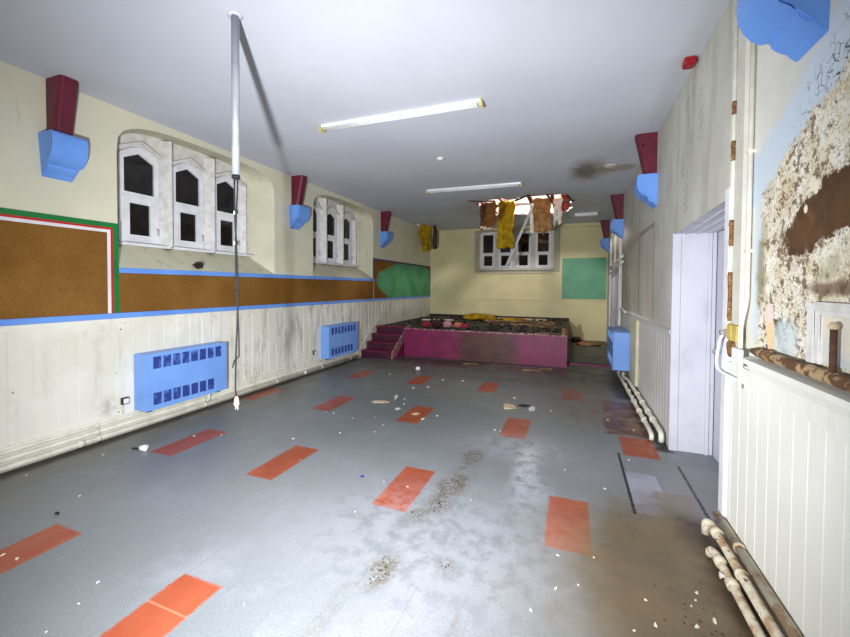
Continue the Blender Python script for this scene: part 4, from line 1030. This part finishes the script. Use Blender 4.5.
# ------------------------------------------------------------------ litter on the floor
def flake_mesh(seed, mat, h=.006):
    R_ = random.Random(seed); n = R_.choice((5, 6, 7)); mb = MB()
    mb.prism([(math.cos(2*PI*k/n)*R_.uniform(.35, 1.2), .6*math.sin(2*PI*k/n)*R_.uniform(.35, 1.2), 0) for k in range(n)], (0, 0, 1))
    o = mb.build('paint_flake', mat); return o
FL=[(-2.36,1.26,0.016),(-2.29,1.14,0.012),(-2.24,0.99,0.011),(-0.06,2.12,0.021),(0.05,2.19,0.018),(-0.17,1.93,0.016),(0.37,2.21,0.014),(0.39,2.06,0.024),(0.57,2.12,0.025),(0.66,2.19,0.029),(0.61,2.30,0.015),(0.58,2.25,0.011),(0.63,2.36,0.019),(0.29,1.99,0.013),(0.26,3.33,0.024),(-0.06,2.39,0.015),(0.14,2.45,0.015),(-1.42,2.33,0.012),(-1.42,2.78,0.014),(-4.10,2.25,0.019),(-2.71,3.22,0.029),(-3.73,2.89,0.020),(-3.49,3.02,0.019),(-2.35,3.54,0.024),(-2.21,4.96,0.030),(-3.10,6.29,0.028),(-1.55,4.46,0.033),(-1.67,4.29,0.045),(-0.24,5.19,0.028),(-0.76,5.61,0.046),(-1.72,6.29,0.044),(-2.06,6.23,0.035),(-2.02,3.93,0.018),(-2.01,3.71,0.018),(0.51,3.98,0.023),(-3.12,1.19,0.019),(-3.00,1.20,0.024),(-1.21,2.78,0.013),(-3.46,1.74,0.016),(-4.25,1.77,0.019),(-0.73,4.25,0.018),(-0.79,4.26,0.024),(0.42,5.10,0.021),(-2.90,4.07,0.021),(-2.79,4.07,0.020),(-2.47,4.00,0.019),(-2.24,4.13,0.019),(-0.04,3.55,0.010),(0.66,4.83,0.020),(-2.12,4.74,0.021),(-2.33,5.55,0.049),(-2.13,5.70,0.041),(-0.69,2.78,0.009),(-2.32,2.85,0.010),(-1.52,1.44,0.007)]
protos = [flake_mesh(k, M['flake']) for k in range(6)]
used = set(); R_ = random.Random(4)
for i, (x, y, s_) in enumerate(FL):
    k = i % 6; o = protos[k]
    if k in used: o = o.copy(); COL.objects.link(o)
    used.add(k)
    o.location = (x, y, .0005); o.rotation_euler.z = R_.uniform(0, 6.28); o.scale = (s_*.68, s_*.68, .003+s_*.1)
    tag(o, 'small white flake of paint or plaster fallen on the floor', 'paint flake', 'small white flakes scattered over the floor')
def scrap(name, mat, x, y, rx, ry, h, label, cat, seed, ang=0, n=11):
    R_ = random.Random(seed); mb = MB(); c, s_ = math.cos(ang), math.sin(ang); pts = []
    for k in range(n):
        a = 2*PI*k/n; u = rx*math.cos(a)*R_.uniform(.45, 1.1); v = ry*math.sin(a)*R_.uniform(.45, 1.1); pts.append((x+c*u-s_*v, y+s_*u+c*v, .0008))
    mb.prism(pts, (0, 0, h)); return one(mb, name, mat, label, cat, bevel=min(.004, h*.3))
lump('crumpled_tissue', M['white_plastic'], (-3.86, 2.46, 0), (.045, .035, .03), 'crumpled white tissue on the floor left of a red tile pair', 'tissue', 21)
scrap('black_scrap', M['black_cloth'], -3.955, 2.45, .05, .02, .01, 'small black scrap touching the white tissue', 'scrap', 22, .3)
scrap('black_scrap', M['black_cloth'], -3.335, 1.545, .022, .014, .012, 'tiny black crumb on the bare floor near the lower left red tile', 'scrap', 23)
scrap('black_scrap', M['black_cloth'], -.59, 5.27, .09, .05, .012, 'black scrap beside the large cream plaster flake', 'scrap', 24, .4)
scrap('blue_wrapper', paint('blue foil', (40, 44, 150), (30, 34, 120), 20, .4), -1.628, 2.784, .022, .014, .008, 'tiny crumpled dark blue wrapper on the grey floor', 'wrapper', 25, .5)
scrap('plaster_flake', M['flake_cream'], -2.455, 4.707, .125, .085, .008, 'large cream plaster flake alone on the grey floor', 'plaster flake', 26, .2)
scrap('plaster_flake', M['flake'], -2.366, 5.0, .03, .13, .006, 'long thin white strip of plaster beyond the large cream flake', 'plaster flake', 27, .35)
scrap('plaster_flake', M['flake'], -2.12, 4.53, .055, .04, .006, 'white plaster flake at the corner of a red tile pair', 'plaster flake', 28)
scrap('plaster_flake', M['flake_cream'], -1.815, 4.43, .055, .05, .006, 'cream plaster flake lying on a red tile pair', 'plaster flake', 29, .4)
scrap('plaster_flake', M['flake_cream'], -.76, 5.16, .12, .12, .010, 'ragged cream plaster flake beyond a red tile pair, beside a black scrap', 'plaster flake', 30, -.4)
scrap('plaster_flake', M['flake'], -.47, 5.18, .06, .14, .004, 'pale grey smear of plaster right of the black scrap', 'plaster flake', 31)
scrap('plaster_flake', M['wood_raw'], -1.10, 5.74, .10, .03, .008, 'yellowish splinter on the edge of the far orange tile', 'splinter', 32, -.1)
MB_ = MB().tube([(-2.749, 6.79, .001), (-2.749, 6.79, .016), (-2.749, 6.79, .05), (-2.749, 6.79, .062)], [.035, .045, .045, .03], 16)
one(MB_, 'white_cup', M['white_plastic'], 'small round white cup on the floor near the stage steps', 'cup')
plank(-.70, 7.55, .002, .34, .07, .02, .1, 0, M['wood_raw'], 'pale wood splinter on the floor at the foot of the stage, left one', seed=11)
plank(-.45, 7.75, .002, .26, .06, .03, .7, 0, M['wood_raw'], 'pale wood splinter leaning at the foot of the stage, right one', seed=12)
plank(-1.95, 7.72, .002, .30, .05, .015, .1, 0, M['wood_raw'], 'thin tan splinter below the browned part of the stage front', seed=13)
# dirt piles
def dirt(x, y, rx, ry, n, label, seed, mat):
    R_ = random.Random(seed); mb = MB()
    for k in range(n):
        a = R_.uniform(0, 6.28); q = R_.uniform(0, 1)**.7; px, py = x+rx*q*math.cos(a), y+ry*q*math.sin(a); s_ = R_.uniform(.002, .0065)*(1.3-.6*q)
        m = R_.choice((4, 5)); b = R_.uniform(0, 6)
        mb.prism([(px+s_*R_.uniform(.6, 1.4)*math.cos(b+2*PI*j/m), py+s_*R_.uniform(.6, 1.4)*math.sin(b+2*PI*j/m), .0006) for j in range(m)], (0, 0, s_*.5))
    return one(mb, 'dirt_pile', mat, label, 'dirt', kind='stuff')
M['dirt'] = paint('leafy dirt', (92, 80, 62), (64, 54, 40), 40, .9); M['dirt_olive'] = paint('olive dirt', (74, 70, 44), (52, 46, 30), 40, .9)
dirt(-.84, 3.52, .12, .13, 60, 'brown crumbly dirt, farthest patch of the trail across the floor', 31, M['dirt'])
dirt(-.89, 3.24, .045, .07, 25, 'small dark dirt patch, second from the far end of the trail', 32, M['dirt'])
dirt(-.87, 2.98, .10, .12, 55, 'brown dirt patch right of the red tile pair in the middle of the trail', 33, M['dirt'])
dirt(-.90, 2.66, .07, .13, 45, 'olive dirt patch just beyond the small dark crumbs', 34, M['dirt_olive'])
dirt(-1.0, 2.48, .05, .05, 16, 'dark crumbs at the near right corner of the middle red tile pair', 35, M['dirt_olive'])
dirt(-.985, 1.90, .06, .12, 40, 'blackish green crumbs, nearest dark patch of the trail', 36, M['dirt_olive'])
dirt(-.65, 2.06, .05, .05, 12, 'faint grey crumbs right of the nearest dark patch', 37, M['dirt'])
dirt(-.62, 7.62, .55, .28, 150, 'brown rubbish crumbs on the floor before the stage right end', 38, M['dirt'])
dirt(.60, 2.15, .26, .5, 70, 'dark crumbs spread over the muddy floor by the near right pipes', 39, M['dirt'])

# ------------------------------------------------------------------ lights
def light(name, kind, loc, energy, **kw):
    l = bpy.data.lights.new(name, kind); l.energy = energy
    for k, v in kw.items(): setattr(l, k, v)
    o = bpy.data.objects.new(name, l); COL.objects.link(o); o.location = loc; return o
def aim(o, target): o.rotation_euler = (Vector(target)-o.location).to_track_quat('-Z', 'Y').to_euler()
torch = light('photographers_torch', 'SPOT', (-.88, .18, 1.32), 1230, spot_size=math.radians(146), spot_blend=1.0, shadow_soft_size=.05, color=(.97, .985, 1.0))
aim(torch, (-2.7, 8, 1.0))
light('void_fill_light', 'POINT', (-1.0, 9.0, ZC+.62), 260, shadow_soft_size=.1, color=(1, .93, .88))  # added light with no fitting there, brightens the void and far wall

w = bpy.data.worlds.new('World'); S.world = w; w.use_nodes = True
w.node_tree.nodes['Background'].inputs[0].default_value = (.02, .022, .03, 1); w.node_tree.nodes['Background'].inputs[1].default_value = .3

# ------------------------------------------------------------------ camera
cam = bpy.data.cameras.new('camera'); co = bpy.data.objects.new('camera', cam); COL.objects.link(co); S.camera = co
yaw, pit, rol = .367327674, .0228606, .0057844
fw = Vector((-math.sin(yaw)*math.cos(pit), math.cos(yaw)*math.cos(pit), -math.sin(pit))); rt = Vector((math.cos(yaw), math.sin(yaw), 0)); up = rt.cross(fw)
r2 = rt*math.cos(rol)+up*math.sin(rol); u2 = -rt*math.sin(rol)+up*math.cos(rol)
co.matrix_world = Matrix((( r2.x, u2.x, -fw.x, 0), (r2.y, u2.y, -fw.y, 0), (r2.z, u2.z, -fw.z, 1.6), (0, 0, 0, 1)))
cam.sensor_width = 36; cam.lens = 383.423/850*36; cam.shift_y = -(318.5-295.457)/850; cam.clip_start = .02
S.view_settings.view_transform = 'Standard'; S.view_settings.look = 'None'; S.view_settings.exposure = 0; S.view_settings.gamma = 1
